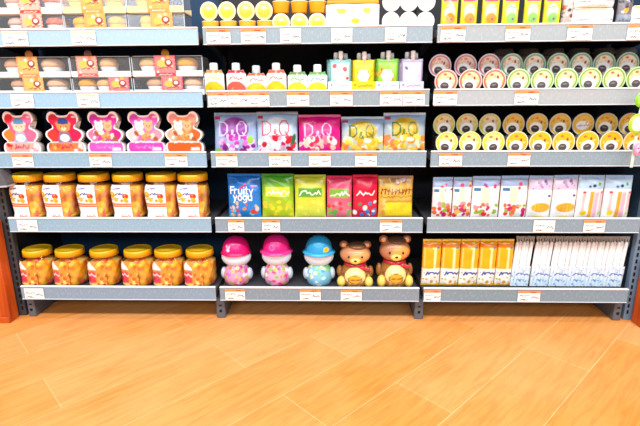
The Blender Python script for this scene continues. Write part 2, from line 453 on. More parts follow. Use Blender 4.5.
# ------------------------------------------------------------------ pillow bags and pouches
def pillow(w, h, t, paint, ex=.45, nx=None, ny=None, seed=0, back=(200, 200, 200), mt=FILM, name='bag', waist=0.0, topw=1.0, wrinkle=.0016, lean=0.0, flat=False):
    nx = nx or max(14, int(w/.0022)); ny = ny or max(14, int(h/.0022))
    u, v = np.meshgrid(np.linspace(0, 1, nx), np.linspace(0, 1, ny))
    r = random.Random(seed)
    sidew = 1-waist*np.sin(math.pi*v)**.7
    tw = 1+(topw-1)*np.clip((v-.8)/.2, 0, 1)
    X = (u-.5)*w*sidew*tw + lean*v
    Z = v*h + .0015*np.sin(u*math.pi*r.uniform(2, 4)+r.random()*6)*(v > .97)
    bz = (4*v*(1-v)+1e-4)**ex if not flat else np.minimum(1, (4*(1-v)*1.0+1e-4))**ex*np.minimum(1, (v*12+.35))**.5
    b = t/2*(4*u*(1-u)+1e-4)**ex*bz
    wr = 0
    for k in range(5):
        a = r.uniform(-1.2, 1.2); f = r.uniform(25, 70)
        wr = wr+np.sin((X*math.cos(a)+Z*math.sin(a))*f*2+r.random()*6)
    wr = wr*wrinkle*.5*(1-np.exp(-b/.004))
    Pf = np.stack([X, -(b+wr), Z], -1); Pb = np.stack([X[:, ::-1], (b[:, ::-1]+.0005), Z], -1)
    p = paint((u*w*100).ravel(), (v*h*100).ravel())
    mb = MB(); mb.grid(Pf, p.c); mb.grid(Pb, lin(back))
    return mb.build(name, mt)
def seal(w, h, c, z, teeth=18, y=0.0, lean=0.0):
    mb = MB(); n = teeth*2+1
    P = np.zeros((3, n, 3))
    for i in range(n):
        xx = (i/(n-1)-.5)*w
        for j in range(3):
            P[j, i] = (xx+lean, y+.0008*math.sin(i*1.3), z+j*h/2+(.0012*(i % 2) if j == 2 else 0))
    return mb.grid(P, lin(c)).build('top_seal', FILM)

def make_bag(name, label, cat, group, row, xl, xr, ytop, Y, t, paint, back, sealcol, ex=.45, tilt=0, rz=0, seed=0, waist=.03, sealh=.010, lean=0, mt=FILM):
    ym = (ytop+at_row_y(row, (xl+xr)/2))/2
    w = wid(xl, xr, ym, Y); h = hgt((xl+xr)/2, ytop, Y, row)-sealh
    X = put((xl+xr)/2, ym, Y)
    o = thing(name, label, cat, (X, Y, S[row]), (0, 0, rz), group)
    part('bag', pillow(w, h, t, lambda x, y: paint(Paint(x, y, back), w*100, h*100), seed=seed, back=back, waist=waist, ex=ex, lean=lean, mt=mt), o)
    part('top_seal', seal(w*.995, sealh, sealcol, h-.001, lean=lean), o)
    return o
def at_row_y(row, px):
    return [36-(px-100)*.010, 99.5-(px-260)*.006, 160-(px-100)*.003, 225, 293+(px-60)*.005][row]-14*.5

# ------------------------------------------------------------------ row 5 and row 4, left bay: candy jars
def voro(Pt, seeds):
    d = np.sqrt(((Pt[:, None, :]-seeds[None])**2).sum(-1)); return d.argmin(1), d.min(1)
def jar_surface(prof, e, n, sub):
    pr = []
    for (r0, z0), (r1, z1) in zip(prof, prof[1:]):
        for k in range(sub): pr.append((r0+(r1-r0)*k/sub, z0+(z1-z0)*k/sub))
    pr.append(prof[-1])
    a = np.linspace(0, 2*math.pi, n, endpoint=False)
    k = (np.abs(np.cos(a))**e+np.abs(np.sin(a))**e)**(-1/e)
    return np.array([[(r*k[i]*math.cos(a[i]), r*k[i]*math.sin(a[i]), z) for i in range(n)] for r, z in pr])
def filling(prof, e, cols, seed, cell=.017, bump=.005):
    Pg = jar_surface(prof, e, 72, 7); nv, nu = Pg.shape[:2]
    Pt = Pg.reshape(-1, 3)
    rs = np.random.RandomState(seed)
    sd = Pt[rs.choice(len(Pt), 420, replace=False)]
    keep = []
    for q in sd:
        if all(np.linalg.norm(q-k) > cell*.85 for k in keep): keep.append(q)
    sd = np.array(keep)
    idx, d = voro(Pt, sd)
    pal = np.array([lin(cols[i]) for i in rs.randint(0, len(cols), len(sd))])
    nrm = Pt.copy(); nrm[:, 2] = 0; nrm /= (np.linalg.norm(nrm, axis=1)[:, None]+1e-6)
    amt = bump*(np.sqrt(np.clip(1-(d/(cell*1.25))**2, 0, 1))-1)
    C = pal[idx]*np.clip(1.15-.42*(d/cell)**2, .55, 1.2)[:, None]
    mb = MB(); mb.grid((Pt+nrm*amt[:, None]).reshape(nv, nu, 3), np.clip(C, 0, 1), True)
    base = 0
    mb.F.append(tuple((nv-1)*nu+i for i in range(nu)))
    return mb.build('candy_filling', CANDY)
def wrap_label(prof, e, a0, a1, z0, z1, paint, base, nu=40, nv=40, out=.0012):
    zs = [p[1] for p in prof]; rs_ = [p[0] for p in prof]
    P = np.zeros((nv, nu, 3)); ux = np.zeros((nv, nu)); uz = np.zeros((nv, nu))
    for j in range(nv):
        z = z0+(z1-z0)*j/(nv-1); r = np.interp(z, zs, rs_)+out
        for i in range(nu):
            a = math.radians(a0+(a1-a0)*i/(nu-1))
            k = (abs(math.cos(a))**e+abs(math.sin(a))**e)**(-1/e)
            P[j, i] = (r*k*math.cos(a), r*k*math.sin(a), z)
            ux[j, i] = i/(nu-1); uz[j, i] = j/(nv-1)
    W = abs(math.radians(a1-a0))*max(rs_)*100; Hh = (z1-z0)*100
    p = paint(Paint((ux*W).ravel(), (uz*Hh).ravel(), base), W, Hh)
    return MB().grid(P, p.c).build('label', PAPER)
def ribbed_lid(r, z0, z1, c, ctop, e=2.0, n=96, dome=.004):
    a = np.linspace(0, 2*math.pi, n, endpoint=False)
    k = (np.abs(np.cos(a))**e+np.abs(np.sin(a))**e)**(-1/e)
    rib = np.where(np.arange(n) % 3 == 0, .985, 1.0)
    prof = [(1.0, z0, 1), (1.0, z0+(z1-z0)*.75, 1), (.965, z1, 0), (.90, z1+dome*.3, 0), (.86, z1-.001, 0), (.5, z1+dome*.5, 0), (.02, z1+dome*.6, 0)]
    P = np.array([[(r*q*(rib[i] if rb else 1)*k[i]*math.cos(a[i]), r*q*(rib[i] if rb else 1)*k[i]*math.sin(a[i]), z) for i in range(n)] for q, z, rb in prof])
    C = np.array([[lin(c if rb else ctop)*(.86 if (rb and i % 3 == 0) else 1) for i in range(n)] for q, z, rb in prof])
    mb = MB(); mb.grid(P, C, True)
    mb.F.append(tuple(range(n))[::-1])
    return mb.build('lid', PLASTIC)

JW = wid(22, 53, 268, .10); JH = hgt(38, 247, .10, 4)
def jar5():
    r = JW/2*.925; hb = JH-.026
    prof = [(r*.9, .002), (r, .012), (r, hb*.55), (r*.985, hb*.8), (r*.94, hb*.92), (r*.80, hb*.99), (r*.78, hb+.01)]
    t = thing('candy_jar', '', 'jar', group='candy jars on the bottom shelf')
    fp = [(r*.85, .004), (r*.95, .014), (r*.95, hb*.55), (r*.93, hb*.78), (r*.6, hb*.86), (r*.25, hb*.88)]
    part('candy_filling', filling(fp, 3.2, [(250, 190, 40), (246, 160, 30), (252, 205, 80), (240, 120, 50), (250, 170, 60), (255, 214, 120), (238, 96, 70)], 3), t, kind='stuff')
    part('jar_body', MB().lathe(prof, (230, 230, 230), 64, e=3.2, caps=False).build('jar_body', CLEAR), t)
    part('lid', ribbed_lid(r*.90, hb-.002, JH-.001, (240, 176, 14), (244, 188, 26), dome=.006), t, label='ribbed yellow screw lid')
    def lab(p, W, Hh):
        p.c = np.tile(lin((246, 150, 70)), (len(p.x), 1))
        p.blobs(40, 0, 0, W, Hh*.95, .6, 1.2, [(255, 196, 40), (240, 120, 40), (255, 220, 110), (200, 110, 40), (250, 150, 60)], 4)
        p.rect(0, Hh*.14, W*.56, Hh*.60, (226, 74, 84), .6)
        p.squig(.3, W*.55, Hh*.42, 1.2, .5, (255, 220, 214), 2)
        p.squig(.3, W*.55, Hh*.24, .8, .25, (206, 32, 60), 5)
        p.ell(W*.28, Hh*.33, .8, .6, (200, 26, 84))
        p.poly([(W*.02, Hh*.66), (W*.62, Hh*.68), (W*.34, Hh*.99)], (255, 244, 246))
        p.blobs(8, 0, 0, W, Hh*.1, .3, .7, [(255, 240, 200), (90, 60, 60), (255, 255, 240)], 9)
        return p
    part('label', wrap_label(prof, 3.2, 205, 292, .006, hb*.88, lab, (250, 160, 80)), t, label='orange and pink label with a white peak')
    return t
ser = Series(jar5)
for i, px in enumerate((38, 72.5, 106.5, 140, 170, 201)):
    w_ = ['with all six in a row, ', '', '', '', '', ''][i]
    ser(f'yellow-lidded clear jar of orange gummy candy on the bottom shelf, {ORD[i]} of six', (put(px, 268, .088)+(.012 if i == 0 else 0), .088, S[4]), (0, 0, math.radians(random.uniform(-7, 7))))

def jar4():
    w = wid(15.5, 46.5, 200, .09); hh = hgt(31, 173, .09, 3)
    r = w/2*.985; hb = hh-.030
    prof = [(r*.88, .002), (r*.95, .010), (r*.90, hb*.18), (r*.97, hb*.55), (r*.99, hb*.72), (r*.93, hb*.86), (r*.80, hb*.97), (r*.78, hb+.008)]
    t = thing('candy_jar', '', 'jar', group='candy jars on the fourth shelf')
    fp = [(q*.95, z+.002) for q, z in prof[:6]]+[(r*.5, hb*.9), (r*.2, hb*.91)]
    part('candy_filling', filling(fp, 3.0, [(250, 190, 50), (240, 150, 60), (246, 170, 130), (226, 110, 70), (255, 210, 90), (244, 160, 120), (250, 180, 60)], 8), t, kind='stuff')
    part('jar_body', MB().lathe(prof, (230, 230, 230), 64, e=3.0, caps=False).build('jar_body', CLEAR), t)
    part('lid', ribbed_lid(r*.92, hb+.001, hh, (238, 172, 12), (244, 186, 22)), t, label='flat yellow screw lid')
    def lab(p, W, Hh):
        p.rect(0, 0, W, Hh*.44, (255, 253, 250))
        p.rect(0, Hh*.36, W, Hh*.47, (232, 96, 40))
        p.rect(0, Hh*.40, W, Hh*.42, (255, 220, 190))
        p.ell(W*.25, Hh*.72, 1.5, 1.3, (236, 164, 10)); p.ell(W*.25, Hh*.74, .7, .5, (252, 214, 90))
        p.ell(W*.80, Hh*.68, 1.3, 1.2, (214, 56, 30)); p.ell(W*.78, Hh*.71, .4, .4, (250, 150, 110))
        p.squig(W*.42, W*.66, Hh*.72, 1.1, .5, (50, 80, 160), 3, .6)
        p.squig(W*.2, W*.5, Hh*.58, .7, .45, (70, 140, 200), 4, .45)
        p.blobs(7, W*.38, Hh*.52, W*.85, Hh*.60, .6, 1.1, [(246, 170, 40), (250, 190, 60), (240, 150, 40)], 3)
        p.squig(W*.3, W*.6, Hh*.88, .8, .4, (100, 100, 170), 7, .4)
        p.squig(W*.55, W*.92, Hh*.06, .7, .45, (220, 80, 50), 1, .4)
        p.squig(W*.08, W*.5, Hh*.25, .3, .12, (226, 200, 190), 1, .4)
        return p
    part('label', wrap_label(prof, 3.0, 208, 296, .006, hb*.93, lab, (255, 246, 238), nu=50, nv=56), t, label='white fruit-printed label with an orange stripe')
    return t
ser = Series(jar4)
for i, px in enumerate((31, 63.5, 97, 130.5, 163.5, 194.5)):
    ser(f'yellow-lidded gummy jar with white fruit label on the fourth shelf, {ORD[i]} of six', (put(px, 200, .082)+(.004 if i == 0 else 0), .082, S[3]), (0, 0, math.radians((-5, -3, -2, 0, 2, 4)[i])))

# ------------------------------------------------------------------ row 3 left: bear-shaped gift boxes
HALF = [(0, 0), (3.5, 0), (6.8, .05), (7.7, 1.2), (7.9, 2.8), (7.4, 4.3), (6.0, 5.3), (6.9, 6.3), (7.7, 7.6), (7.4, 9.0), (6.0, 10.0), (4.6, 10.7), (4.8, 12.0), (6.0, 13.2), (6.4, 14.6), (5.8, 16.2), (4.5, 17.0), (3.1, 16.7), (2.3, 15.8), (1.4, 15.5), (0, 15.4)]
def outline():
    pts = HALF+[(-x, y) for x, y in HALF[-2:0:-1]]
    n = len(pts); out = []
    for i in range(n):
        p0, p1, p2, p3 = (np.array(pts[(i+k) % n], float) for k in (-1, 0, 1, 2))
        for k in range(4):
            t = k/4
            out.append(.5*((2*p1)+(-p0+p2)*t+(2*p0-5*p1+4*p2-p3)*t*t+(-p0+3*p1-3*p2+p3)*t**3))
    return np.array(out)
OUT = outline()
def bear_box(label, px, base, arm, foot, deco):
    t = thing('bear_gift_box', label, 'gift box', (put(px, 135, .04), .058, S[2]), (0, 0, math.radians(random.uniform(-5, 3))), 'bear-shaped gift boxes on the third shelf')
    s = wid(px-19, px+19, 135, .05)/.154
    n = len(OUT); T = np.linspace(1, .0, 30)**.8
    c0 = np.array([0, 7.9])
    P = np.array([[((c0+(q-c0)*k)[0], 0, max((c0+(q-c0)*k)[1], 0)) for q in OUT] for k in T])
    x, y, tt = P[..., 0].ravel(), P[..., 2].ravel(), np.repeat(T, n)
    p = Paint(x, y, base)
    p.ell(-5.4, 7.7, 2.8, 2.6, arm[0], .5); p.ell(5.4, 7.7, 2.8, 2.6, arm[1], .5)
    p.ell(-4.4, 14.8, 2.2, 2.2, arm[2], .4); p.ell(4.4, 14.8, 2.2, 2.2, arm[3], .4)
    p.rect(-9, -1, 9, 5.0, foot, .3); p.rect(-9, 4.85, 9, 5.25, (255, 236, 236), .2)
    deco(p)
    p.ell(4.5, 14.9, .9, .35, (255, 225, 235)) if deco is not deco_pair_orange else None
    p.put((tt-.90)/.03+.5, (255, 240, 238))
    mb = MB(); Pm = P*.01*s; Pm[..., 1] = -.018; mb.grid(Pm, p.c, True)
    part('front_panel', mb.build('front_panel', FILM), t)
    sd = np.array([[(q[0]*.01*s, yy, max(q[1], 0)*.01*s) for q in OUT*k] for yy, k in ((-.0172, 1), (-.012, 1.0), (.012, .97), (.0121, .02))])
    part('box', MB().grid(sd, lin((238, 226, 222)), True).build('box', PLASTIC), t)
    return t
def teddy(p, cx, cz, hat, fur, dress):
    p.ell(cx, cz+2.6, 2.7, 1.9, fur, .3); p.ell(cx-2.3, cz+3.9, .8, .8, fur); p.ell(cx+2.3, cz+3.9, .8, .8, fur)
    p.ell(cx, cz+5.0, 2.1, 1.3, hat, .3); p.rect(cx-2.2, cz+3.9, cx+2.2, cz+4.5, hat)
    p.ell(cx, cz+2.0, 1.0, .7, (252, 226, 190), .2); p.ell(cx, cz+2.3, .3, .25, (90, 50, 40))
    p.ell(cx-1.1, cz+2.9, .22, .25, (60, 40, 40)); p.ell(cx+1.1, cz+2.9, .22, .25, (60, 40, 40))
    p.poly([(cx-2.9, cz-3.4), (cx+2.9, cz-3.4), (cx+1.9, cz+.6), (cx-1.9, cz+.6)], dress, .3)
    p.ell(cx, cz-1.6, 1.9, 1.5, (250, 250, 255), .3)
def deco_one_a(p):
    teddy(p, 0, 8.3, (90, 140, 190), (250, 206, 180), (150, 186, 214))
    p.squig(-3, 3, 2.3, 1.8, .5, (226, 60, 90), 2); p.blobs(6, -7, 1.7, -3.5, 4.4, .5, 1, [(226, 30, 50), (255, 160, 80)], 3); p.blobs(5, 3.5, 1.7, 6.8, 4.4, .5, 1, [(255, 235, 240), (230, 50, 80)], 5)
def deco_one_b(p):
    teddy(p, 0, 8.3, (44, 70, 140), (214, 146, 80), (110, 120, 150))
    p.blobs(6, -7, 1.7, -2.5, 4.4, .6, 1.2, [(250, 140, 40), (240, 90, 60), (255, 190, 80)], 3); p.squig(-2, 2.8, 2.3, 1.8, .5, (228, 40, 90), 2); p.blobs(5, 3.5, 1.7, 6.8, 4.4, .5, 1, [(255, 235, 240), (250, 90, 60)], 5)
def deco_pair(p, word=(252, 246, 250)):
    for cx, f in ((-2.0, (255, 246, 240)), (1.7, (226, 180, 130))):
        p.ell(cx, 11.2, 1.8, 1.8, f, .3); p.ell(cx-1.2, 12.9, .6, .7, f); p.ell(cx+1.2, 12.9, .6, .7, f)
        p.ell(cx-.6, 11.4, .22, .25, (80, 50, 50)); p.ell(cx+.6, 11.4, .22, .25, (80, 50, 50)); p.ell(cx, 10.8, .3, .2, (150, 80, 70))
    p.blobs(16, -4.6, 5.4, 4.4, 9.4, .6, 1.3, [(236, 130, 50), (255, 220, 200), (170, 90, 50), (255, 240, 230), (240, 160, 90)], 8)
    p.squig(-4, 4, 4.6, .9, .4, word, 6); p.squig(-4.5, 5, 2.4, 1.4, .3, (255, 150, 220), 9)
    p.rect(2.6, 1.7, 6.2, 2.9, (255, 236, 240))
def deco_pair_orange(p):
    deco_pair(p); p.rect(-6, 2.2, 5.4, 4.4, (244, 96, 30), .3); p.rect(2.6, 1.7, 6.2, 2.9, (255, 236, 230))
bear_box('pink and red bear-shaped gift box with a blue-hatted teddy, leftmost of five', 20.5, (236, 96, 140), [(240, 130, 50), (240, 110, 150), (226, 40, 50), (240, 110, 160)], (252, 176, 160), deco_one_a)
bear_box('crimson bear-shaped gift box with a navy-hatted teddy, second of five', 64.5, (220, 28, 74), [(226, 60, 50), (220, 30, 80), (214, 24, 60), (224, 30, 80)], (250, 130, 70), deco_one_b)
bear_box('magenta bear-shaped gift box with two teddies, middle of five', 105, (206, 60, 160), [(220, 120, 170), (206, 30, 130), (200, 50, 170), (214, 40, 150)], (240, 90, 190), deco_pair)
bear_box('pale pink-violet bear-shaped gift box with two teddies, fourth of five', 145, (226, 110, 190), [(240, 200, 200), (236, 150, 170), (206, 70, 180), (226, 80, 170)], (232, 70, 180), deco_pair)
bear_box('orange bear-shaped gift box with two teddies, rightmost of five', 184, (244, 130, 80), [(240, 170, 140), (240, 100, 40), (240, 150, 140), (244, 150, 130)], (244, 96, 30), deco_pair_orange)

# ------------------------------------------------------------------ row 3 middle: gummy bags
def dq(p, w, h, disc, letter, k=1.0, dcol2=None):
    if disc: p.ell(w*.5, h*.64, w*.33, h*.30, disc, .5)
    p.text('D', w*.14, h*.46, h*.36, .5, letter); p.text('Q', w*.56, h*.46, h*.36, .5, letter)
    p.text('&', w*.40, h*.40, h*.22, .4, letter)
    p.rect(.4, h*.88, w*.16, h*.96, (170, 40, 60))
def paint_grape(p, w, h):
    p.fade(-h*.6, h, (132, 162, 208)); dq(p, w, h, (140, 50, 156), (232, 206, 240))
    p.blobs(46, w*.10, h*.02, w*.92, h*.44, .7, 1.5, [(206, 60, 180), (226, 120, 210), (255, 230, 255), (130, 40, 130), (240, 190, 240), (190, 40, 150)], 4)
    p.ell(w*.10, h*.05, 1.6, 1.4, (130, 200, 60)); p.ell(w*.86, h*.36, 1.3, 1.6, (150, 200, 50)); return p
def paint_lychee(p, w, h):
    p.fade(-h*.5, h, (146, 184, 222)); p.ell(w*.5, h*.62, w*.3, h*.3, (206, 222, 240), 1)
    dq(p, w, h, None, (206, 20, 60))
    p.blobs(46, w*.05, h*.02, w*.92, h*.42, .8, 1.6, [(226, 30, 60), (255, 240, 245), (250, 170, 190), (200, 20, 50), (255, 220, 230), (255, 255, 255)], 14)
    p.ell(w*.90, h*.35, .8, 2.4, (40, 110, 60), rot=-15); return p
def paint_berry(p, w, h):
    p.fade(0, h*1.2, (216, 10, 120)); dq(p, w, h, (206, 0, 120), (255, 190, 235))
    p.ell(w*.78, h*.85, 2, .8, (240, 60, 170)); p.squig(w*.1, w*.4, h*.82, 1.0, .15, (255, 170, 220), 3)
    p.blobs(46, w*.02, h*.02, w*.98, h*.44, .8, 1.5, [(255, 225, 235), (250, 120, 150), (230, 40, 80), (255, 240, 220), (240, 60, 110), (255, 200, 180)], 5); return p
def paint_mango(leaf):
    def f(p, w, h):
        p.fade(0, h*.9, (140, 172, 208))
        p.ell(w*.5, h*.64, w*.34, h*.30, (196, 168, 30), .5)
        if leaf: p.ell(w*.48, h*.62, 3.4, 1.2, (226, 200, 60), rot=-32); p.seg(w*.34, h*.78, w*.76, h*.50, .25, (90, 110, 30))
        p.text('D', w*.20, h*.46, h*.34, .55, (36, 96, 46)); p.text('Q', w*.58, h*.46, h*.34, .55, (110, 120, 50)); p.text('&', w*.42, h*.42, h*.22, .4, (60, 100, 40))
        p.blobs(48, w*.02, h*.02, w*.96, h*.44, .9, 1.7, [(252, 180, 40), (255, 214, 90), (250, 150, 60), (255, 236, 190), (246, 130, 70), (255, 200, 40)], 6 if leaf else 16)
        p.ell(w*.62, h*.36, 1.7, .9, (255, 244, 220)); p.ell(w*.86, h*.08, .9, .7, (90, 110, 60)); p.rect(.4, h*.88, w*.16, h*.96, (150, 50, 90)); return p
    return f
G3 = 'gummy bags on the middle third shelf'
for (xl, xr, yt, pf, back, sc_, lab, tl) in (
    (213.5, 257, 112.5, paint_grape, (190, 200, 226), (150, 170, 200), 'pale blue gummy bag with a purple disc and grape print', -2),
    (256.5, 298, 111.5, paint_lychee, (226, 234, 244), (170, 190, 214), 'pale blue gummy bag with large red lettering and lychees', 2),
    (298.5, 341, 114.5, paint_berry, (226, 30, 140), (206, 10, 110), 'bright magenta gummy bag with pink lettering and berries', 3),
    (341, 384, 116.5, paint_mango(True), (210, 206, 160), (170, 190, 210), 'yellow and pale blue gummy bag with a sliced mango, left one', -2),
    (383.5, 426, 112.5, paint_mango(False), (210, 206, 160), (180, 196, 214), 'yellow and pale blue gummy bag with a whole mango disc, rightmost', 1)):
    o = make_bag('gummy_bag', lab, 'snack bag', G3, 2, xl, xr, yt, .07, .05, pf, back, sc_, seed=int(xl), rz=math.radians(tl))
    o.rotation_euler.x = math.radians(-7)

# ------------------------------------------------------------------ row 4 middle: candy bags (largely behind the caption in the photo)
def paint_yogu(p, w, h):
    p.fade(-h*.5, h*1.3, (10, 90, 190)); p.c = np.clip(p.c, 0, 1)
    p.text('Fruity', w*.10, h*.58, h*.17, .42, (255, 255, 255), 3.6); p.text('yogu', w*.18, h*.43, h*.17, .5, (250, 252, 255), 4.4)
    p.seg(w*.40, h*.72, w*.56, h*.80, .7, (230, 50, 60)); p.seg(w*.72, h*.77, w*.9, h*.77, .4, (240, 120, 160))
    p.blobs(20, w*.05, h*.03, w*.9, h*.36, .6, 1.2, [(240, 130, 80), (255, 220, 200), (230, 70, 50), (250, 240, 240), (255, 190, 120), (120, 200, 210)], 4); return p
def paint_fizz(c1, c2, cols, seed):
    def f(p, w, h):
        p.fade(0, h, c1); p.rect(w*.12, h*.52, w*.88, h*.74, c2, .6); p.squig(w*.16, w*.82, h*.56, h*.12, .5, (255, 250, 235), seed, .9)
        p.blobs(18, w*.05, h*.03, w*.95, h*.42, .7, 1.3, cols, seed); return p
    return f
def paint_gold(p, w, h):
    p.fade(h*.2, h*1.1, (206, 160, 60)); p.blobs(10, 0, h*.82, w, h, .8, 1.6, [(150, 110, 130), (230, 210, 200), (120, 80, 90), (170, 140, 60)], 3)
    for k in range(9): p.seg(w*(.08+k*.1), h*.60, w*(.10+k*.1), h*.74, .4, (120, 50, 20)); 
    p.squig(w*.06, w*.95, h*.63, h*.1, .35, (130, 50, 20), 5, .8); p.squig(w*.06, w*.95, h*.50, h*.07, .25, (110, 90, 30), 8, .6)
    p.blobs(10, 0, h*.05, w*.3, h*.45, .6, 1.1, [(250, 140, 60), (255, 200, 120), (255, 160, 90)], 2)
    p.rect(w*.2, h*.06, w*1.0, h*.40, (250, 216, 40), .3); p.squig(w*.2, w*.95, h*.41, .6, .5, (240, 120, 60), 4, .8); p.blobs(5, w*.3, h*.1, w*.9, h*.3, .15, .3, [(190, 150, 20)], 4); return p
G4 = 'candy bags on the middle fourth shelf'
for (xl, xr, yt, pf, back, sc_, lab) in (
    (227.5, 261, 174, paint_yogu, (40, 150, 220), (20, 110, 190), 'bright blue candy bag with white lettering, leftmost on the middle fourth shelf'),
    (261.5, 294, 174, paint_fizz((60, 160, 40), (220, 230, 60), [(240, 220, 40), (250, 200, 60), (180, 210, 40)], 3), (200, 210, 40), (60, 140, 40), 'green candy bag with yellow fruit, beside the bright blue bag'),
    (294.5, 326, 175, paint_fizz((190, 200, 40), (90, 160, 50), [(240, 230, 90), (200, 220, 70), (250, 210, 80)], 5), (220, 224, 80), (170, 180, 40), 'lime-yellow candy bag, third from left on the middle fourth shelf'),
    (326.5, 352, 176, paint_fizz((226, 60, 110), (120, 180, 60), [(250, 150, 160), (120, 190, 80), (230, 60, 70)], 7), (240, 120, 140), (206, 30, 90), 'pink and green candy bag between the lime and red bags'),
    (352.5, 377.5, 175, paint_fizz((226, 20, 70), (206, 10, 50), [(60, 130, 200), (250, 240, 230), (40, 150, 90), (220, 20, 50)], 9), (210, 30, 60), (206, 10, 60), 'red candy bag with blue specks beside the gold bag'),
    (378, 413, 176, paint_gold, (226, 180, 70), (160, 130, 120), 'gold candy bag with dark lettering and yellow panel, rightmost of its shelf')):
    o = make_bag('candy_bag', lab, 'snack bag', G4, 3, xl, xr, yt, .07, .045, pf, back, sc_, seed=int(xl)+3, rz=math.radians(random.uniform(-3, 3)))
    o.rotation_euler.x = math.radians(-4)

# ------------------------------------------------------------------ row 4 right: rice cracker packs
def paint_fruit(seed):
    def f(p, w, h):
        p.rect(0, h*.82, w, h, (150, 170, 206), .4); p.rect(w*.05, h*.70, w*.3, h*.78, (50, 120, 170)); p.blobs(5, w*.4, h*.72, w, h*.92, .5, .9, [(206, 60, 100), (150, 60, 160), (240, 200, 90)], seed+5)
        p.rect(w*.3, h*.4, w*.6, h*.8, (255, 226, 200), .5)
        p.blobs(24, w*.1, h*.08, w*.9, h*.40, .6, 1.2, [(230, 50, 70), (240, 110, 60), (250, 190, 90), (150, 190, 60), (240, 150, 160), (206, 20, 110)], seed)
        p.seg(w-.1, 0, w-.1, h, .22, (206, 90, 80)); return p
    return f
def paint_mauve(p, w, h):
    p.rect(0, h*.72, w, h, (206, 196, 220), .8); p.blobs(9, w*.05, h*.70, w*.95, h*.95, .35, .8, [(170, 110, 160), (130, 90, 160), (226, 190, 220), (190, 140, 190)], 3)
    p.ell(w*.85, h*.58, .7, .5, (90, 60, 140)); p.ell(w*.55, h*.28, w*.40, h*.12, (238, 176, 40), .3)
    for k in range(4): p.seg(w*(.3+k*.16), h*.18, w*(.3+k*.16), h*.38, .15, (250, 216, 120))
    p.ell(w*.5, h*.05, w*.25, .35, (246, 226, 110)); p.seg(w-.1, 0, w-.1, h, .2, (226, 150, 130)); return p
def paint_stick(p, w, h):
    p.rect(0, h*.74, w, h, (176, 206, 232), .6); p.ell(w*.58, h*.82, .7, .65, (44, 54, 110)); p.ell(w*.42, h*.80, .55, .5, (80, 90, 130)); p.ell(w*.78, h*.86, .65, .7, (120, 160, 40))
    p.rect(w*.45, 0, w*.60, h*.68, (246, 170, 60), .25); p.rect(w*.62, 0, w*.78, h*.66, (246, 186, 206), .25); p.rect(w*.84, h*.1, w*.97, h*.66, (250, 200, 200), .25); p.rect(w*.18, h*.1, w*.28, h*.66, (250, 196, 200), .25)
    p.ell(w*.22, h*.66, .7, .5, (232, 60, 60)); p.ell(w*.92, h*.66, .5, .5, (226, 50, 80)); p.ell(w*.28, h*.14, 1.3, 1.1, (250, 214, 20), .3, 30); p.ell(w*.9, h*.14, .6, .8, (206, 216, 120)); return p
G4R = 'rice cracker packs on the right fourth shelf'
for i, (xl, xr, yt, pf, lab) in enumerate((
    (432, 452, 177, paint_fruit(2), 'white cracker pack with red fruit print, leftmost on the right fourth shelf'),
    (452.5, 471, 177, paint_fruit(12), 'white cracker pack with fruit print, second on the right fourth shelf'),
    (471.5, 499, 176, paint_fruit(7), 'white cracker pack with fruit print, third on the right fourth shelf'),
    (499.5, 527, 175.5, paint_fruit(21), 'white cracker pack with fruit print touching the first mauve-topped pack'),
    (527.5, 551, 175.5, paint_mauve, 'mauve-topped white pack with a yellow oval, left of the two'),
    (551.5, 576, 175, paint_mauve, 'mauve-topped white pack with a yellow oval, right of the two'),
    (576.5, 602, 175, paint_stick, 'blue-topped striped pack with blueberries and lemon, left of the two'),
    (603, 629.5, 175, paint_stick, 'blue-topped striped pack with blueberries and lemon, at shelf end'))):
    o = make_bag('cracker_pack', lab, 'snack pack', G4R, 3, xl, xr, yt, .065, .035, pf, (250, 244, 240), (150, 190, 236), ex=.35, seed=i+40, waist=.01, sealh=.012, rz=math.radians(random.uniform(-3, 3)))

# ------------------------------------------------------------------ row 5 right: juice jelly packs and ice stick packs
def paint_juice(p, w, h):
    p.rect(0, h*.42, w, h, (248, 176, 20), .2); p.rect(w*.58, h*.42, w*.72, h*.98, (255, 232, 170), .3); p.rect(w*.05, h*.45, w*.13, h*.98, (255, 210, 110), .3)
    p.rect(0, h*.88, w, h*.96, (236, 130, 30), .4); p.blobs(5, w*.1, h*.8, w*.9, h*.97, .4, .7, [(60, 150, 160), (240, 120, 40), (255, 230, 130)], 3)
    p.rect(0, h*.06, w, h*.42, (255, 250, 238), .2)
    p.squig(w*.22, w*.92, h*.27, 1.7, .75, (44, 80, 170), 6, .6); p.ell(w*.12, h*.32, .35, .3, (150, 190, 220))
    p.blobs(9, w*.1, h*.04, w*.95, h*.2, .5, .9, [(250, 180, 30), (252, 200, 60), (246, 160, 20)], 8); p.ell(w*.7, h*.22, .5, .3, (130, 160, 40)); p.ell(w*.1, h*.18, .4, .3, (120, 150, 60)); return p
G5 = 'orange juice jelly packs on the bottom shelf'
for i, (xl, xr) in enumerate(((421.5, 440), (440.3, 458.8), (459.2, 477.5), (477.8, 495), (495.3, 511.5))):
    make_bag('juice_jelly_pack', f'tall orange jelly pack with white band on the bottom shelf, {ORD[i]} of five', 'snack pack', G5, 4, xl, xr, 239, .07, .045, paint_juice, (250, 190, 60), (250, 200, 90), ex=.32, seed=i+60, waist=.02, lean=.002)
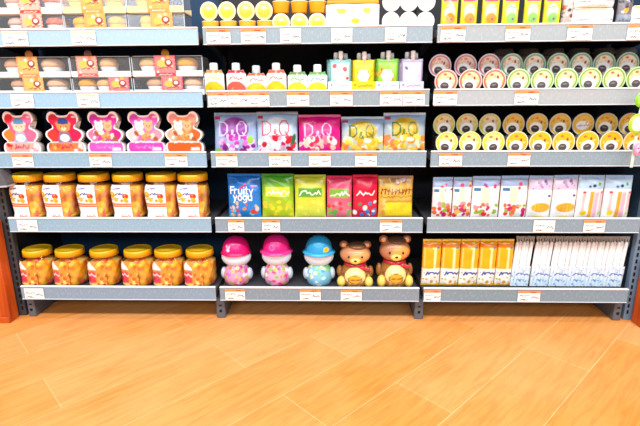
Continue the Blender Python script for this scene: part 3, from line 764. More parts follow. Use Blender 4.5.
def make_ice():
    w, h = wid(533, 551.3, 262, .07), hgt(570, 236, .07, 4)
    t = thing('ice_stick_pack', '', 'snack pack', group='clear ice stick packs on the bottom shelf')
    n = 5; sw = w/n
    for k in range(n):
        cx = (k-(n-1)/2)*sw*.96
        ln = .010*(k-(n-1)/2)/n
        mb = MB(); pr = [(sw*.46, .004), (sw*.5, .03), (sw*.5, h*.80), (sw*.42, h*.86), (sw*.18, h*.89)]
        mb.lathe(pr, (248, 250, 252), 14)
        V = mb.V[0]; V[:, 0] += cx+.012*V[:, 2]/h; V[:, 1] += .006*(k % 2)
        part('ice_stick', mb.build('ice_stick', FILM), t)
    # gathered film above the sticks: five narrow fins
    mb = MB(); r = random.Random(4)
    for k in range(7):
        cx = (k/6-.5)*w*.86+.012
        P = np.array([[(cx-.0062, -.004, h*.82), (cx+.0062, -.004, h*.82)], [(cx-.004, -.006, h*.91), (cx+.004, -.003, h*.91)], [(cx-.0062+r.uniform(-.002, .003), 0, h), (cx+.0066+r.uniform(-.002, .003), -.004, h*(1-.01*(k % 2)))]])
        mb.grid(P, lin((236, 242, 248)))
    part('film_top', mb.build('film_top', CUPCLEAR), t)
    nx, ny = 30, 30
    u, v = np.meshgrid(np.linspace(0, 1, nx), np.linspace(0, 1, ny)); hh = h*.40
    X = (u-.5)*w*.99+.012*v*.4; b = .5*sw+.007-.003*np.abs(np.cos(u*math.pi*n))
    p = Paint((u*w*100).ravel(), (v*hh*100).ravel(), (244, 248, 252))
    W, Hh = w*100, hh*100
    p.rect(0, 0, W, Hh*.95, (214, 230, 244), .6); p.blobs(10, 0, Hh*.5, W, Hh*.95, .2, .5, [(120, 180, 226), (250, 252, 255), (250, 252, 255)], 12); p.squig(W*.25, W*.85, Hh*.55, 1.0, .5, (40, 100, 180), 5, .6)
    p.blobs(16, 0, 0, W, Hh*.52, .2, .5, [(90, 160, 214), (130, 190, 232), (70, 140, 206), (255, 255, 255)], 8); p.blobs(8, 0, Hh*.75, W, Hh, .2, .45, [(150, 196, 230), (190, 216, 238)], 3)
    p.squig(W*.3, W*.7, Hh*.3, .5, .3, (70, 120, 180), 9, .5)
    P = np.stack([X, -b, .004+v*hh], -1)
    part('label', MB().grid(P, p.c).build('label', FILM), t, label='white printed lower wrapper with blue marks')
    return t
ser = Series(make_ice)
for i, px in enumerate((521, 540.5, 559, 577, 595, 613)):
    ser(f'pack of white ice sticks in clear film, bottom shelf, {ORD[i]} of six', (put(px, 268, .07)-.004+.0012*(i-2.5), .07, S[4]), (0, 0, math.radians((0, .6, -.5, .5, -.4, 0)[i])))

# ------------------------------------------------------------------ row 5 middle: figure-shaped candy jars
def floral(Pt, base, cols, seed, n=150, r0=.004, r1=.010):
    rs = np.random.RandomState(seed); C = np.tile(lin(base), (len(Pt), 1))
    sd = Pt[rs.choice(len(Pt), n)]
    for q in sd:
        d = np.linalg.norm(Pt-q, axis=1); mk = np.clip((rs.uniform(r0, r1)-d)/.002+.5, 0, 1)[:, None]
        C = C*(1-mk)+lin(cols[rs.randint(len(cols))])*mk
    return C
def sub(prof, k=6):
    out = []
    for (r0, z0), (r1, z1) in zip(prof, prof[1:]):
        for q in range(k): out.append((r0+(r1-r0)*q/k, z0+(z1-z0)*q/k))
    return out+[prof[-1]]
def smooth_prof(pts, k=6):
    out = []; n = len(pts)
    for i in range(n-1):
        p0, p1, p2, p3 = (np.array(pts[min(max(i+q, 0), n-1)], float) for q in (-1, 0, 1, 2))
        for j in range(k):
            t = j/k; out.append(tuple(.5*((2*p1)+(-p0+p2)*t+(2*p0-5*p1+4*p2-p3)*t*t+(-p0+3*p1-3*p2+p3)*t**3)))
    return out+[pts[-1]]
def hat_doll(label, px, ytop, hatc, hatd, bodybase, bodycols, emblem, seed, brim):
    w = wid(px-15, px+15, 268, .09); h = hgt(px, ytop, .09, 4)
    t = thing('doll_candy_jar', label, 'candy jar', (put(px, 268, .09), .09, S[4]), (0, 0, math.radians(random.uniform(-4, 4))), 'figure-shaped candy jars on the bottom shelf')
    r = w/2*.90; hb = h*.42
    pr = smooth_prof([(r*.72, .001), (r*.88, hb*.12), (r*.98, hb*.42), (r*.86, hb*.75), (r*.60, hb)], 7)
    part('body', MB().lathe(pr, (255, 255, 255), 56, fn=lambda P: floral(P, bodybase, bodycols, seed)).build('body', PLASTIC), t, label='rounded jar body with bright floral print')
    for sx in (-1, 1):
        part('arm', MB().ell((sx*r*.95, -.004, hb*.52), (r*.24, r*.30, hb*.30), (196, 208, 222)).build('arm', PLASTIC), t)
    part('head', MB().ell((0, 0, h*.575), (r*1.08, r*.90, h*.205), (222, 236, 255), 36, 22).build('head', PLASTIC), t, label='plain round white head')
    # hat: crown and brim
    pr = smooth_prof([(r*1.0, h*.69), (r*.95, h*.78), (r*.79, h*.89), (r*.45, h*.97), (r*.02, h)], 5)
    def hp(P):
        C = np.tile(lin(hatc), (len(P), 1)); p = Paint(P[:, 0]*100, P[:, 2]*100, hatc); emblem(p, r*100, h*100)
        p.c[P[:, 1] > 0] = lin(hatc); return p.c
    hat = part('hat', MB().lathe(pr, hatc, 64, fn=hp).build('hat', PLASTIC), t, label='moulded hat in a bright colour')
    part('brim', MB().lathe([(r*.99, h*.705), (r*brim, h*.672), (r*brim, h*.662), (r*.97, h*.69)], hatd, 48, caps=False).build('brim', PLASTIC), hat)
    return t
def bunny(p, r, h):
    p.ell(-.35*r, h*.78, .75, .6, (255, 235, 245)); p.ell(-.45*r, h*.84, .25, .7, (255, 235, 245)); p.ell(-.25*r, h*.84, .25, .7, (255, 235, 245), rot=-15)
def bow(p, r, h):
    p.ring(-.2*r, h*.80, .8, 1.3, (250, 110, 190)); p.ell(-.2*r, h*.80, .5, .5, (240, 60, 150))
def daisy(p, r, h):
    p.rect(-9, h*.68, 9, h*.71, (20, 110, 190)); 
    for k in range(6): p.ell(.5*r+.7*math.cos(k*1.05), h*.77+.7*math.sin(k*1.05), .55, .55, (250, 206, 20))
    p.ell(.5*r, h*.77, .5, .5, (250, 170, 20))
PINKB = [(240, 60, 150), (150, 200, 60), (250, 200, 40), (255, 255, 255), (200, 120, 200), (120, 190, 90), (250, 120, 60), (230, 40, 120)]
BLUEB = [(120, 200, 120), (250, 220, 60), (255, 255, 255), (60, 160, 210), (150, 210, 90), (110, 190, 226)]
hat_doll('round-headed doll candy jar in a pink rabbit-badge cap, leftmost of the figures', 237, 236, (230, 20, 120), (214, 10, 100), (246, 150, 190), PINKB, bunny, 3, 1.10)
hat_doll('round-headed doll candy jar in a pink ringed hat, beside the blue-hatted doll', 277, 234, (228, 30, 126), (240, 60, 150), (244, 170, 200), PINKB, bow, 6, 1.20)
hat_doll('round-headed doll candy jar in a bright blue hat with yellow flower', 319, 235, (44, 160, 216), (60, 180, 230), (130, 196, 226), BLUEB, daisy, 9, 1.20)
def bear_jar(label, px, ytop, face, capc):
    w = wid(px-19, px+19, 268, .09); h = hgt(px, ytop, .09, 4)
    t = thing('bear_candy_jar', label, 'candy jar', (put(px, 268, .09), .09, S[4]), (0, 0, math.radians(random.uniform(-3, 3))), 'figure-shaped candy jars on the bottom shelf')
    r = w/2*.82; hb = h*.48
    pr = smooth_prof([(r*.78, .001), (r*.98, hb*.15), (r*1.0, hb*.45), (r*.84, hb*.78), (r*.55, hb)], 7)
    part('body', MB().lathe(pr, (160, 110, 50), 56, fn=lambda P: floral(P, (160, 106, 50), [(226, 170, 80), (120, 76, 36), (244, 206, 120), (190, 136, 50), (100, 64, 34)], 5)).build('body', PLASTIC), t, label='brown and gold mottled jar body')
    def bel(P):
        p = Paint(P[:, 0]*100, P[:, 2]*100, (252, 226, 150)); z = hb*.45*100
        p.ell(0, z, r*45, hb*22, (120, 80, 30), .1); p.ell(0, z, r*41, hb*19, (226, 170, 40), .1); p.squig(-r*34, r*30, z-.3, .6, .28, (110, 50, 30), 3, .5)
        return p.c
    part('belly', MB().ell((0, -r*.52, hb*.485), (r*.70, r*.58, hb*.47), (252, 226, 150), 40, 30, bel).build('belly', PLASTIC), t, label='cream belly with a gold oval badge')
    for sx in (-1, 1):
        part('foot', MB().ell((sx*r*.86, -r*.62, hb*.26), (r*.28, r*.34, hb*.255), (248, 206, 96)).build('foot', PLASTIC), t)
        part('arm', MB().ell((sx*r*.98, -r*.1, hb*.62), (r*.2, r*.3, hb*.28), (150, 98, 50)).build('arm', PLASTIC), t)
    fr = r*.98
    def fp(P):
        p = Paint(P[:, 0]*100, P[:, 2]*100, face[0]); p.ell(fr*30, h*66, fr*62, h*16, face[1], .8); p.c[P[:, 1] > 0] = lin(face[0]); return p.c
    hd = part('head', MB().ell((0, 0, h*.69), (fr, fr*.85, h*.225), face[0], 40, 26, fp).build('head', PLASTIC), t)
    part('muzzle', MB().ell((0, -fr*.74, h*.615), (fr*.36, fr*.25, h*.075), (250, 214, 110)).build('muzzle', PLASTIC), hd)
    part('nose', MB().ell((0, -fr*.98, h*.635), (fr*.10, fr*.06, h*.022), (70, 36, 24), 12, 8).build('nose', PLASTIC), hd)
    for sx in (-1, 1):
        part('eye', MB().ell((sx*fr*.42, -fr*.78, h*.70), (fr*.075, fr*.05, h*.026), (40, 24, 20), 12, 8).build('eye', PLASTIC), hd)
        e = part('ear', MB().ell((sx*fr*.74, .0, h*.90), (fr*.30, fr*.18, h*.085), (150, 92, 56)).build('ear', PLASTIC), hd)
        part('inner_ear', MB().ell((sx*fr*.74, -fr*.12, h*.90), (fr*.17, fr*.10, h*.05), (246, 176, 130)).build('inner_ear', PLASTIC), e)
    part('cap', MB().lathe(smooth_prof([(fr*.62, h*.86), (fr*.60, h*.90), (fr*.38, h*.94), (fr*.02, h*.955)], 4), capc, 32, c=(fr*.12, -.002, 0)).build('cap', PLASTIC), hd)
    sf = part('scarf', MB().lathe([(r*.62, hb*.93), (r*.74, hb*.98), (r*.62, hb*1.05)], (206, 34, 60), 32, caps=False).build('scarf', FILM), t, label='red neck scarf')
    part('scarf_knot', MB().ell((r*.45, -r*.66, hb*.93), (r*.16, r*.12, hb*.08), (220, 44, 70)).ell((r*.72, -r*.6, hb*.86), (r*.24, r*.07, hb*.07), (214, 40, 66)).build('scarf_knot', FILM), sf)
    return t
bear_jar('brown bear candy jar with red neck bow, beside the blue-hatted doll', 355, 240, ((206, 140, 96), (246, 170, 100)), (124, 84, 56))
bear_jar('taller brown bear candy jar with red scarf, rightmost figure of its shelf', 394, 234, ((190, 128, 92), (250, 166, 84)), (104, 70, 50))

# ------------------------------------------------------------------ rows 2 and 3 right: jelly cups stacked with the lids to the front
CR = .0455
def make_cup(rim, rim2, art, disc, seed, turned=False, group='', name='jelly_cup'):
    t = thing(name, '', 'cup', group=group)
    # origin at the lid centre, cup axis along +Y
    pr = [(CR*.72, -.052), (CR*.76, -.050), (CR*.90, -.006), (CR*.985, -.004), (CR, -.001), (CR*.985, .0005)]
    part('cup', MB().lathe(pr, (235, 240, 242), 40, axis='y', caps=False).build('cup', CUPCLEAR), t)
    part('jelly', MB().lathe([(CR*.66, -.048), (CR*.84, -.008)], art[0], 28, axis='y').build('jelly', CANDY), t)
    n = 64; T = np.linspace(1, 0.001, 24)
    a = np.linspace(0, 2*math.pi, n, endpoint=False)
    P = np.array([[(CR*k*math.cos(q), -.0015-.0012*(1-k*k), CR*k*math.sin(q)) for q in a] for k in T])
    R = CR*100
    p = Paint(P[..., 0].ravel()*100, P[..., 2].ravel()*100, art[0])
    p.ell(R*.1, R*.25, R*.75, R*.6, art[1], 1.2)
    p.blobs(9, -R*.75, -R*.1, R*.75, R*.75, .35, .8, art[2], seed)
    if not turned:
        p.ell(-R*.05, -R*.32, R*.60, R*.50, (250, 248, 248), .3); p.ell(-R*.10, -R*.42, R*.38, R*.33, disc, .2); p.ell(-R*.1, -R*.32, R*.20, R*.06, (150, 130, 130), .2)
        p.ell(-R*.15, R*.55, R*.16, R*.10, (240, 110, 60)); p.ell(R*.32, R*.25, R*.10, R*.14, (150, 60, 60))
    else:
        p.ell(-.2, -.4, R*.62, R*.40, (250, 244, 246), .5); p.squig(-R*.5, R*.5, -.9, 1.0, .2, (150, 120, 110), 3, .4); p.blobs(5, R*.1, -R*.1, R*.7, R*.3, .3, .6, [(250, 180, 120), (246, 200, 60)], 2)
    p.ring(0, 0, R*.77, R*.90, rim, .25); p.ring(0, 0, R*.90, R*1.1, rim2, .15)
    part('lid', MB().grid(P, p.c, True).build('lid', FILM), t, label='printed film lid')
    return t
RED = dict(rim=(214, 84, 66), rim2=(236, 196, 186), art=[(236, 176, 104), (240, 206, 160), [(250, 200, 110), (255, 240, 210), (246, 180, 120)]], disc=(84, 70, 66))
RED_SHADED = dict(rim=(196, 96, 110), rim2=(206, 200, 220), art=[(236, 170, 120), (226, 206, 190), [(240, 160, 90), (190, 150, 130), (230, 120, 80)]], disc=(50, 44, 50))  # back-row cups: the same lids with shade put into their colours
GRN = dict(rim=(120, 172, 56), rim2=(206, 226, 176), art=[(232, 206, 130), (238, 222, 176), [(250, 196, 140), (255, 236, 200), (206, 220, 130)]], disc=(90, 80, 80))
GRN_SHADED = dict(rim=(96, 160, 120), rim2=(170, 196, 180), art=[(226, 200, 160), (236, 226, 206), [(236, 170, 120), (200, 180, 150), (240, 200, 150)]], disc=(66, 50, 50))
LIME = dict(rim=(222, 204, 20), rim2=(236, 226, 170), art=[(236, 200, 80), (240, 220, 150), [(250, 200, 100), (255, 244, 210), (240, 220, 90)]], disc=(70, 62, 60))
LIME_SHADED = dict(rim=(206, 200, 30), rim2=(206, 210, 180), art=[(226, 200, 90), (220, 210, 180), [(220, 170, 60), (200, 200, 190), (230, 210, 90)]], disc=(44, 40, 44))
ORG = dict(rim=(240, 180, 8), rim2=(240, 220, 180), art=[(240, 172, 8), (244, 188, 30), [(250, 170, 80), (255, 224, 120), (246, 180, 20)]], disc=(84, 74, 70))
ORG_SHADED = dict(rim=(220, 180, 30), rim2=(206, 200, 190), art=[(222, 170, 24), (226, 190, 80), [(210, 150, 50), (240, 200, 100), (190, 150, 30)]], disc=(50, 42, 40))
cache = {}
def cup(key, spec, label, px, py, Y, group, turned=False, tilt=0, zc_row=1):
    x, z = at(px, py, Y)
    if Y == YF: z = max(z, S[1 if zc_row == 1 else 2]+CR+.0006)
    if key not in cache: cache[key] = Series(lambda: make_cup(**spec, seed=len(key)+3, turned=turned, group=group))
    return cache[key](label, (x, Y, z), (math.radians(tilt), math.radians(random.uniform(-14, 14)), math.radians(random.uniform(-2, 2))))
YF, YB = .028, .098
low2 = [446, 470.3, 494.3, 518.5, 542.3, 566.3, 590, 614, 637.5]
up2 = [440, 465.5, 489, 511.5, 534.5, 558, 580.7, 604, 627.5]
low3 = [446.5, 469.8, 493, 516.5, 539.8, 563, 587, 610.5, 633.5]
up3 = [444, 467, 489.7, 513.5, 537, 560, 583, 606.5, 629.6]
def cups(row, xs, y0, slope, Y, first, rest, prefix, group, zfix=None):
    for i, px in enumerate(xs):
        py = y0+slope*(px-446)
        sp_, k = (first, prefix+'a') if i < 3 else (rest, prefix+'b')
        nm = {'r2l': ('red-rimmed', 'green-rimmed', 'front'), 'r2u': ('dim red-rimmed', 'dim green-rimmed', 'raised back'), 'r3l': ('lime-rimmed', 'yellow-orange', 'front'), 'r3u': ('dim lime-rimmed', 'dim golden', 'raised back')}[prefix]
        adj = nm[0] if i < 3 else nm[1]; j = i if i < 3 else i-3; tot = 'three' if i < 3 else 'six'
        sh = 'second' if row == 1 else 'third'
        tb = prefix == 'r3u' and i == 6
        lab = f'{adj} jelly cup, {nm[2]} row, right {sh} shelf, {ORD[j]} of {tot}'
        if tb: lab = 'golden jelly cup with its barcode side turned out, back row, third shelf'
        cup(k+('t' if tb else ''), sp_, lab, px, py, Y, group, turned=tb, zc_row=row)
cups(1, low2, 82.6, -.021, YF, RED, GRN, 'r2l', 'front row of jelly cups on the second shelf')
cups(1, up2, 65.8, -.010, YB, RED_SHADED, GRN_SHADED, 'r2u', 'back row of jelly cups on the second shelf')
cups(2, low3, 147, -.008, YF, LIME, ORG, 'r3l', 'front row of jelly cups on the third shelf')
cups(2, up3, 124.6, -.003, YB, LIME_SHADED, ORG_SHADED, 'r3u', 'back row of jelly cups on the third shelf')
def riser(row, zt, zt2, label):
    x0, x1 = put(432, 90 if row == 1 else 150, .15), BX[3]-.03
    t = thing('stepped_riser', label, 'display stand', ((x0+x1)/2, .16, S[row]))
    hw = (x1-x0)/2
    mb = MB(); mb.box(-hw, hw, -.065, .005, 0, zt-S[row], (60, 58, 60), .002)
    part('lower_step', mb.build('lower_step', PLASTIC, False), t)
    mb = MB(); mb.box(-hw, hw, .0055, .10, 0, zt2-S[row], (44, 42, 46), .002)
    part('upper_step', mb.build('upper_step', PLASTIC, False), t)
zu2 = at(540, 64.9, YB)[1]-CR-.002
zt2 = at(560, 62, .19)[1]-.02
riser(1, zu2, zt2, 'dark stepped riser behind the red-rimmed and green-rimmed jelly cups')
zu3 = at(540, 124.3, YB)[1]-CR-.002
riser(2, zu3, zu3+.02, 'dark stepped riser behind the lime-rimmed and yellow-orange jelly cups')
# clear tubs standing on the riser's upper step
def make_tub():
    t = thing('dessert_tub', '', 'cup', group='clear tubs at the back of the second shelf')
    hh = at(560, 48.5, .19)[1]-zt2-.0005; r = .045
    part('tub', MB().lathe([(r*.8, .001), (r*.92, hh*.7), (r*.94, hh*.72)], (200, 200, 200), 32, caps=False).build('tub', CUPCLEAR), t)
    part('filling', MB().lathe([(r*.74, .002), (r*.85, hh*.6)], (176, 110, 50), 24).build('filling', CANDY), t)
    part('lid', MB().lathe([(r*.97, hh*.70), (r, hh*.74), (r, hh*.80), (r*.9, hh*.84), (r*.82, hh), (r*.1, hh*.99)], (170, 190, 206), 40).build('lid', CUPCLEAR), t)
    return t
ser = Series(make_tub)
for i, px in enumerate((503, 528, 553, 578, 603, 624)):
    ser(f'clear dessert tub behind the raised jelly cups, {ORD[i]} of six', (put(px, 58, .21), .21, zt2+.0005))

# ------------------------------------------------------------------ row 2 middle: spout juice pouches, squeeze pouches in trays
def spout_pouch(label, px, ytop, ycap, fruit, blob, top, capc, capx=0, tall=True, tilt=0):
    Y = .05
    w = wid(px-10, px+10, 80, Y); h = hgt(px, ytop, Y, 1); hc = hgt(px, ycap, Y, 1)
    t = thing('juice_pouch', label, 'drink pouch', (put(px, 80, Y), Y, S[1]), (0, 0, math.radians(random.uniform(-5, 5))), 'spouted juice pouches on the second shelf')
    W, Hh = w*100, h*100
    def pf(x, y):
        p = Paint(x, y, (255, 250, 244))
        p.rect(0, Hh*.86, W, Hh, top, .5); p.blobs(6, W*.1, Hh*.80, W*.9, Hh*.95, .3, .7, [top, (255, 245, 235)], 3)
        p.ell(W*.5, Hh*.22, W*.48, Hh*.32, fruit, .4); p.blobs(5, W*.1, Hh*.05, W*.9, Hh*.25, .5, .9, blob, 4)
        p.squig(W*.2, W*.8, Hh*.60, 1.2, .42, blob[0], 5, .6); p.squig(W*.3, W*.7, Hh*.50, .4, .18, (150, 130, 110), 6, .4); p.rect(0, 0, W, Hh*.06, (255, 244, 230)); return p
    part('pouch', pillow(w, h, .040, pf, ex=.4, seed=int(px), back=(250, 240, 230), topw=.72, flat=True, name='pouch', wrinkle=.0008), t)
    sp_ = part('spout', MB().lathe([(.012, h-.010), (.011, h+.004)], (240, 240, 240), 20, c=(capx, 0, 0)).build('spout', PLASTIC), t)
    part('cap', MB().lathe([(.0150, h-.002), (.0165, h+.001), (.0160, hc-.004), (.0135, hc)], capc, 28, c=(capx, 0, 0)).build('cap', PLASTIC), sp_, label='screw cap')
    return t
spout_pouch('white juice pouch with one large orange sun print, leftmost of six', 214.5, 70, 63, (250, 190, 20), [(250, 200, 50), (240, 160, 30)], (206, 140, 60), (250, 248, 246))
spout_pouch('white juice pouch with red berry base and crimson top edge', 236.5, 70, 63, (244, 90, 70), [(230, 50, 70), (250, 130, 110)], (206, 26, 60), (250, 248, 248))
spout_pouch('short white juice pouch with orange base and blue-grey cap', 256.5, 73, 65.5, (250, 196, 30), [(240, 90, 60), (252, 206, 60)], (220, 100, 60), (200, 214, 224))
spout_pouch('white juice pouch with orange base and red top edge, fourth of six', 276.5, 70, 63, (252, 200, 30), [(240, 80, 50), (250, 190, 40)], (220, 90, 60), (250, 246, 246))
spout_pouch('white juice pouch with green top edge and yellow base, left of two', 297.5, 72, 65, (246, 220, 40), [(90, 170, 60), (250, 226, 80)], (80, 160, 70), (244, 246, 248))
spout_pouch('white juice pouch with green-blue top edge, beside the teal squeeze pouch', 317.5, 72, 64.5, (244, 224, 40), [(60, 130, 180), (240, 226, 70)], (90, 180, 70), (236, 242, 248))
def squeeze_mesh(w, h, base, side, blob, seed):
    W, Hh = w*100, h*100
    def pf(x, y):
        p = Paint(x, y, base); p.rect(0, Hh*.9, W, Hh, side, .6); p.rect(0, 0, W*.08, Hh, side, .3); p.rect(W*.92, 0, W, Hh, side, .3)
        p.blobs(9, W*.05, Hh*.2, W*.95, Hh*.85, .5, 1.2, blob, seed)
        for k in range(6): p.ell(W*.48+1.3*math.cos(k*1.047), Hh*.52+1.5*math.sin(k*1.047), 1.1, 1.1, (252, 250, 244), .3)
        p.ell(W*.48, Hh*.52, 1.5, 1.7, (252, 250, 246), .3); p.squig(W*.36, W*.62, Hh*.52, .9, .2, blob[0], seed, .45); p.squig(W*.36, W*.6, Hh*.42, .4, .18, side, seed+1, .4); return p
    return pillow(w, h, .024, pf, ex=.4, seed=seed, back=side, name='pouch', wrinkle=.0006)
def squeeze_set(px, base, side, blob, trayc, trayt, names, seed, ytop):
    Y0 = .035; w = wid(px-11, px+11, 75, Y0+.01); h = hgt(px, ytop, Y0+.02, 1)-.004
    x = put(px, 80, Y0)
    tr = thing('display_tray', names[3], 'tray', (x, Y0+.045, S[1]), group='card trays on the second shelf')
    th = hgt(px, 81.5, Y0, 1); hw = w/2+.003
    mb = MB()
    W, Hh = hw*200, th*100
    nu, nv = 50, 24
    u, v = np.meshgrid(np.linspace(0, 1, nu), np.linspace(0, 1, nv))
    p = Paint((u*W).ravel(), (v*Hh).ravel(), trayc); p.squig(W*.3, W*.85, Hh*.58, Hh*.15, .28, trayt, 4, .45); p.ell(W*.14, Hh*.72, .4, .4, trayt); p.rect(0, 0, W, .1, trayt)
    mb.grid(np.stack([(u-.5)*2*hw, np.full_like(u, -.0460), v*th], -1), p.c)
    part('front_card', mb.build('front_card', PAPER, False), tr)
    mb = MB(); mb.box(-hw, hw, -.0455, -.0440, 0, th-.0003, trayc); mb.box(-hw, -hw+.0012, -.044, .055, 0, th*.9, trayc); mb.box(hw-.0012, hw, -.044, .055, 0, th*.9, trayc); mb.box(-hw, hw, .0535, .055, 0, th*.9, trayc); mb.box(-hw+.0012, hw-.0012, -.044, .0535, 0, .001, trayc)
    part('tray', mb.build('tray', PAPER, False), tr)
    me = squeeze_mesh(w*.97, h-.0012, base, side, blob, seed)
    spm = MB().lathe([(.0075, h-.014), (.0075, h+.004), (.0098, h+.005), (.0092, h+.026), (.0078, h+.030)], (244, 250, 255), 20).build('spout', PAPER)
    for k, dx in enumerate((.0, -.010, .011)):
        o = thing('squeeze_pouch', names[k], 'drink pouch', (x+(dx if k else .001), Y0+.018+.028*k, S[1]+.0012), (0, 0, 0), 'squeeze pouches in card trays')
        part('pouch', me, o)
        part('spout', spm, o, loc=((.002, -.006, .012)[k], 0, (0, -.003, -.004)[k]), label='pale blue tall-capped spout')
def nm(c, tray): return [f'{c} squeeze pouch at the front of its tray', f'{c} squeeze pouch second in its tray, only the left spout showing', f'{c} squeeze pouch at the back of its tray, right spout showing', tray]
squeeze_set(340, (190, 226, 220), (110, 176, 176), [(226, 60, 70), (150, 206, 200), (240, 110, 110), (206, 40, 60)], (252, 250, 250), (120, 120, 150), nm('teal and red', 'white card tray holding the teal and red squeeze pouches'), 5, 58.5)
squeeze_set(363.5, (246, 214, 20), (226, 190, 10), [(206, 190, 20), (250, 226, 80), (160, 170, 30)], (250, 206, 40), (190, 110, 20), nm('yellow', 'yellow card tray holding the yellow squeeze pouches'), 6, 59)
squeeze_set(387.5, (150, 206, 50), (110, 180, 40), [(240, 160, 50), (170, 216, 80), (230, 90, 50), (120, 190, 50)], (252, 252, 250), (90, 120, 150), nm('lime-green', 'white card tray holding the lime-green squeeze pouches'), 7, 58)
squeeze_set(412, (216, 206, 232), (160, 150, 190), [(120, 80, 160), (206, 196, 226), (150, 110, 180)], (244, 214, 240), (190, 80, 170), nm('lilac', 'pink card tray holding the lilac squeeze pouches'), 8, 58)

# ------------------------------------------------------------------ clear pastry boxes (rows 1 and 2, left)
def cupcake(me_name, r, h, crust, paper):
    mb = MB(); mb.lathe([(r*.72, 0), (r*.95, h*.55)], paper, 24)
    mb.lathe(smooth_prof([(r*.94, h*.50), (r*1.02, h*.62), (r*.86, h*.85), (r*.45, h*.98), (r*.03, h)], 4), crust, 24)
    return mb.build('cake', CAKE)
def pastry(w, h, d, band, bandh, lw, lab_paint, crusts, paper, lx, tab, group, order=(0, 1)):
    t = thing('pastry_box', '', 'food box', group=group)
    hw = w/2; hd = d/2
    mb = MB(); mb.box(-hw, hw, -hd, hd, 0, .004, (210, 190, 160)); mb.box(-hw, hw, -hd-.0005, -hd+.0015, .0, bandh, band); mb.box(-hw, hw, hd-.0015, hd, .0, bandh, band)
    part('base_tray', mb.build('base_tray', PAPER, False), t)
    V = [(sx*(hw-ins), sy_*(hd-ins), z) for z, ins in ((.004, 0), (h-.006, .002), (h, .008)) for sx, sy_ in ((-1, -1), (1, -1), (1, 1), (-1, 1))]
    Fc = [(k*4+i, k*4+(i+1) % 4, k*4+4+(i+1) % 4, k*4+4+i) for k in (0, 1) for i in range(4)]+[(8, 9, 10, 11)]
    me = MB().add(V, Fc, lin((230, 235, 240))).build('clear_lid', CLEARFILM, False)
    ld = part('clear_lid', me, t)
    ed = MB()
    for sx in (-1, 1): ed.box(sx*hw-.0012, sx*hw+.0012, -hd-.0006, -hd+.001, .004, h-.004, (206, 216, 224))
    ed.box(-hw+.002, hw-.002, -hd+.006, -hd+.008, h-.0008, h+.0006, (216, 224, 230))
    part('folded_edge', ed.build('folded_edge', PLASTIC, False), ld)
    r = min(d*.40, (w-lw)*.235, h*.66)
    xs = []; x_ = lx*w-lw/2-r*.75
    while x_-r > -hw+.002: xs.append(x_); x_ -= r*2.06
    x_ = lx*w+lw/2+r*.75
    while x_+r < hw-.002: xs.append(x_); x_ += r*2.06
    cms = [cupcake('cake', r, h*.90, c_, paper) for c_ in crusts]
    for k, cx in enumerate(xs): part('cake', cms[k % len(cms)], t, loc=(cx, -hd+r+.004, .0045), rot=(0, 0, k*1.3))
    # printed sleeve card folding over front and top
    nu, nv = 34, 60
    L0 = h+.03
    P = np.zeros((nv, nu, 3)); X = np.zeros((nv, nu)); Yv = np.zeros((nv, nu))
    for j in range(nv):
        s_ = L0*j/(nv-1)
        y_, z_ = (-hd-.0016, s_) if s_ < h+.0015 else (-hd-.0016+(s_-h-.0015), h+.0015)
        for i in range(nu):
            P[j, i] = (lx*w+(i/(nu-1)-.5)*lw, y_, z_+.0005); X[j, i] = i/(nu-1)*lw*100; Yv[j, i] = s_*100
    p = lab_paint(Paint(X.ravel(), Yv.ravel(), (255, 240, 220)), lw*100, h*100)
    part('label_sleeve', MB().grid(P, p.c).build('label_sleeve', PAPER, False), t, label='printed card sleeve')
    if tab:
        part('round_tab', MB().lathe([(.016, -.001), (.016, .001), (.009, .0012), (.0085, .0004), (.0005, .0004)], tab, 28, axis='y', c=(lx*w-.004, -hd+.025, h+.011)).build('round_tab', PAPER, False), t, label='small round card tab')
    return t
def lab_p(c1, c2, accent):
    def f(p, w, h):
        p.c[:] = lin(c1)
        p.blobs(10, .2, 0, w-.2, h, .4, .8, [c2, (255, 236, 214)], 3)
        p.ell(w*.35, h*.62, w*.22, h*.18, (250, 190, 90), .2); p.ell(w*.68, h*.66, w*.18, h*.18, (150, 60, 60), .2); p.ell(w*.68, h*.68, w*.10, h*.10, (255, 235, 220), .2)
        p.squig(w*.25, w*.85, h*.38, h*.1, .25, (110, 60, 50), 4, .5)
        for k in range(6): p.rect(0, h*k/6, .35, h*k/6+h*.09, accent, .1); p.rect(w-.35, h*k/6, w, h*k/6+h*.09, accent, .1)
        p.rect(.4, h*.02, w-.4, h*.16, accent, .3); p.squig(w*.2, w*.8, h*.05, h*.06, .2, (255, 230, 200), 2, .4); return p
    return f
Y2 = .09
h2 = at(100, 57, Y2-.06)[1]-at(100, 77.5, Y2-.06)[1]
def prow(row, spans, yb, specs, hbox, group, yoff=0, lower=True, sh=''):
    pass
def box_set(row, spans, hh, styles, level, zbase, group, names, Y):
    for (xl, xr), st, lb in zip(spans, styles, names):
        ym = 70 if row == 1 else 14
        w = wid(xl, xr, ym, Y-.055)-.004
        t = pastry(w, hh, .11, st['band'], st['bandh'], st['lw'], st['lab'], st['crust'], st['paper'], st['lx'], st.get('tab'), group)
        t.location = (put((xl+xr)/2, ym, Y-.055), Y, zbase); t['label'] = lb
        t.rotation_euler = (0, 0, math.radians(random.uniform(-1.0, 1.0)))
cream = (238, 230, 224)
hb2 = at(100, 77.5, .03)[1]-S[1]
st = lambda lab, lx, tab, crust, lw=.085: dict(band=cream, bandh=.022, lw=lw, lab=lab, crust=crust, paper=(255, 250, 250), lx=lx, tab=tab)
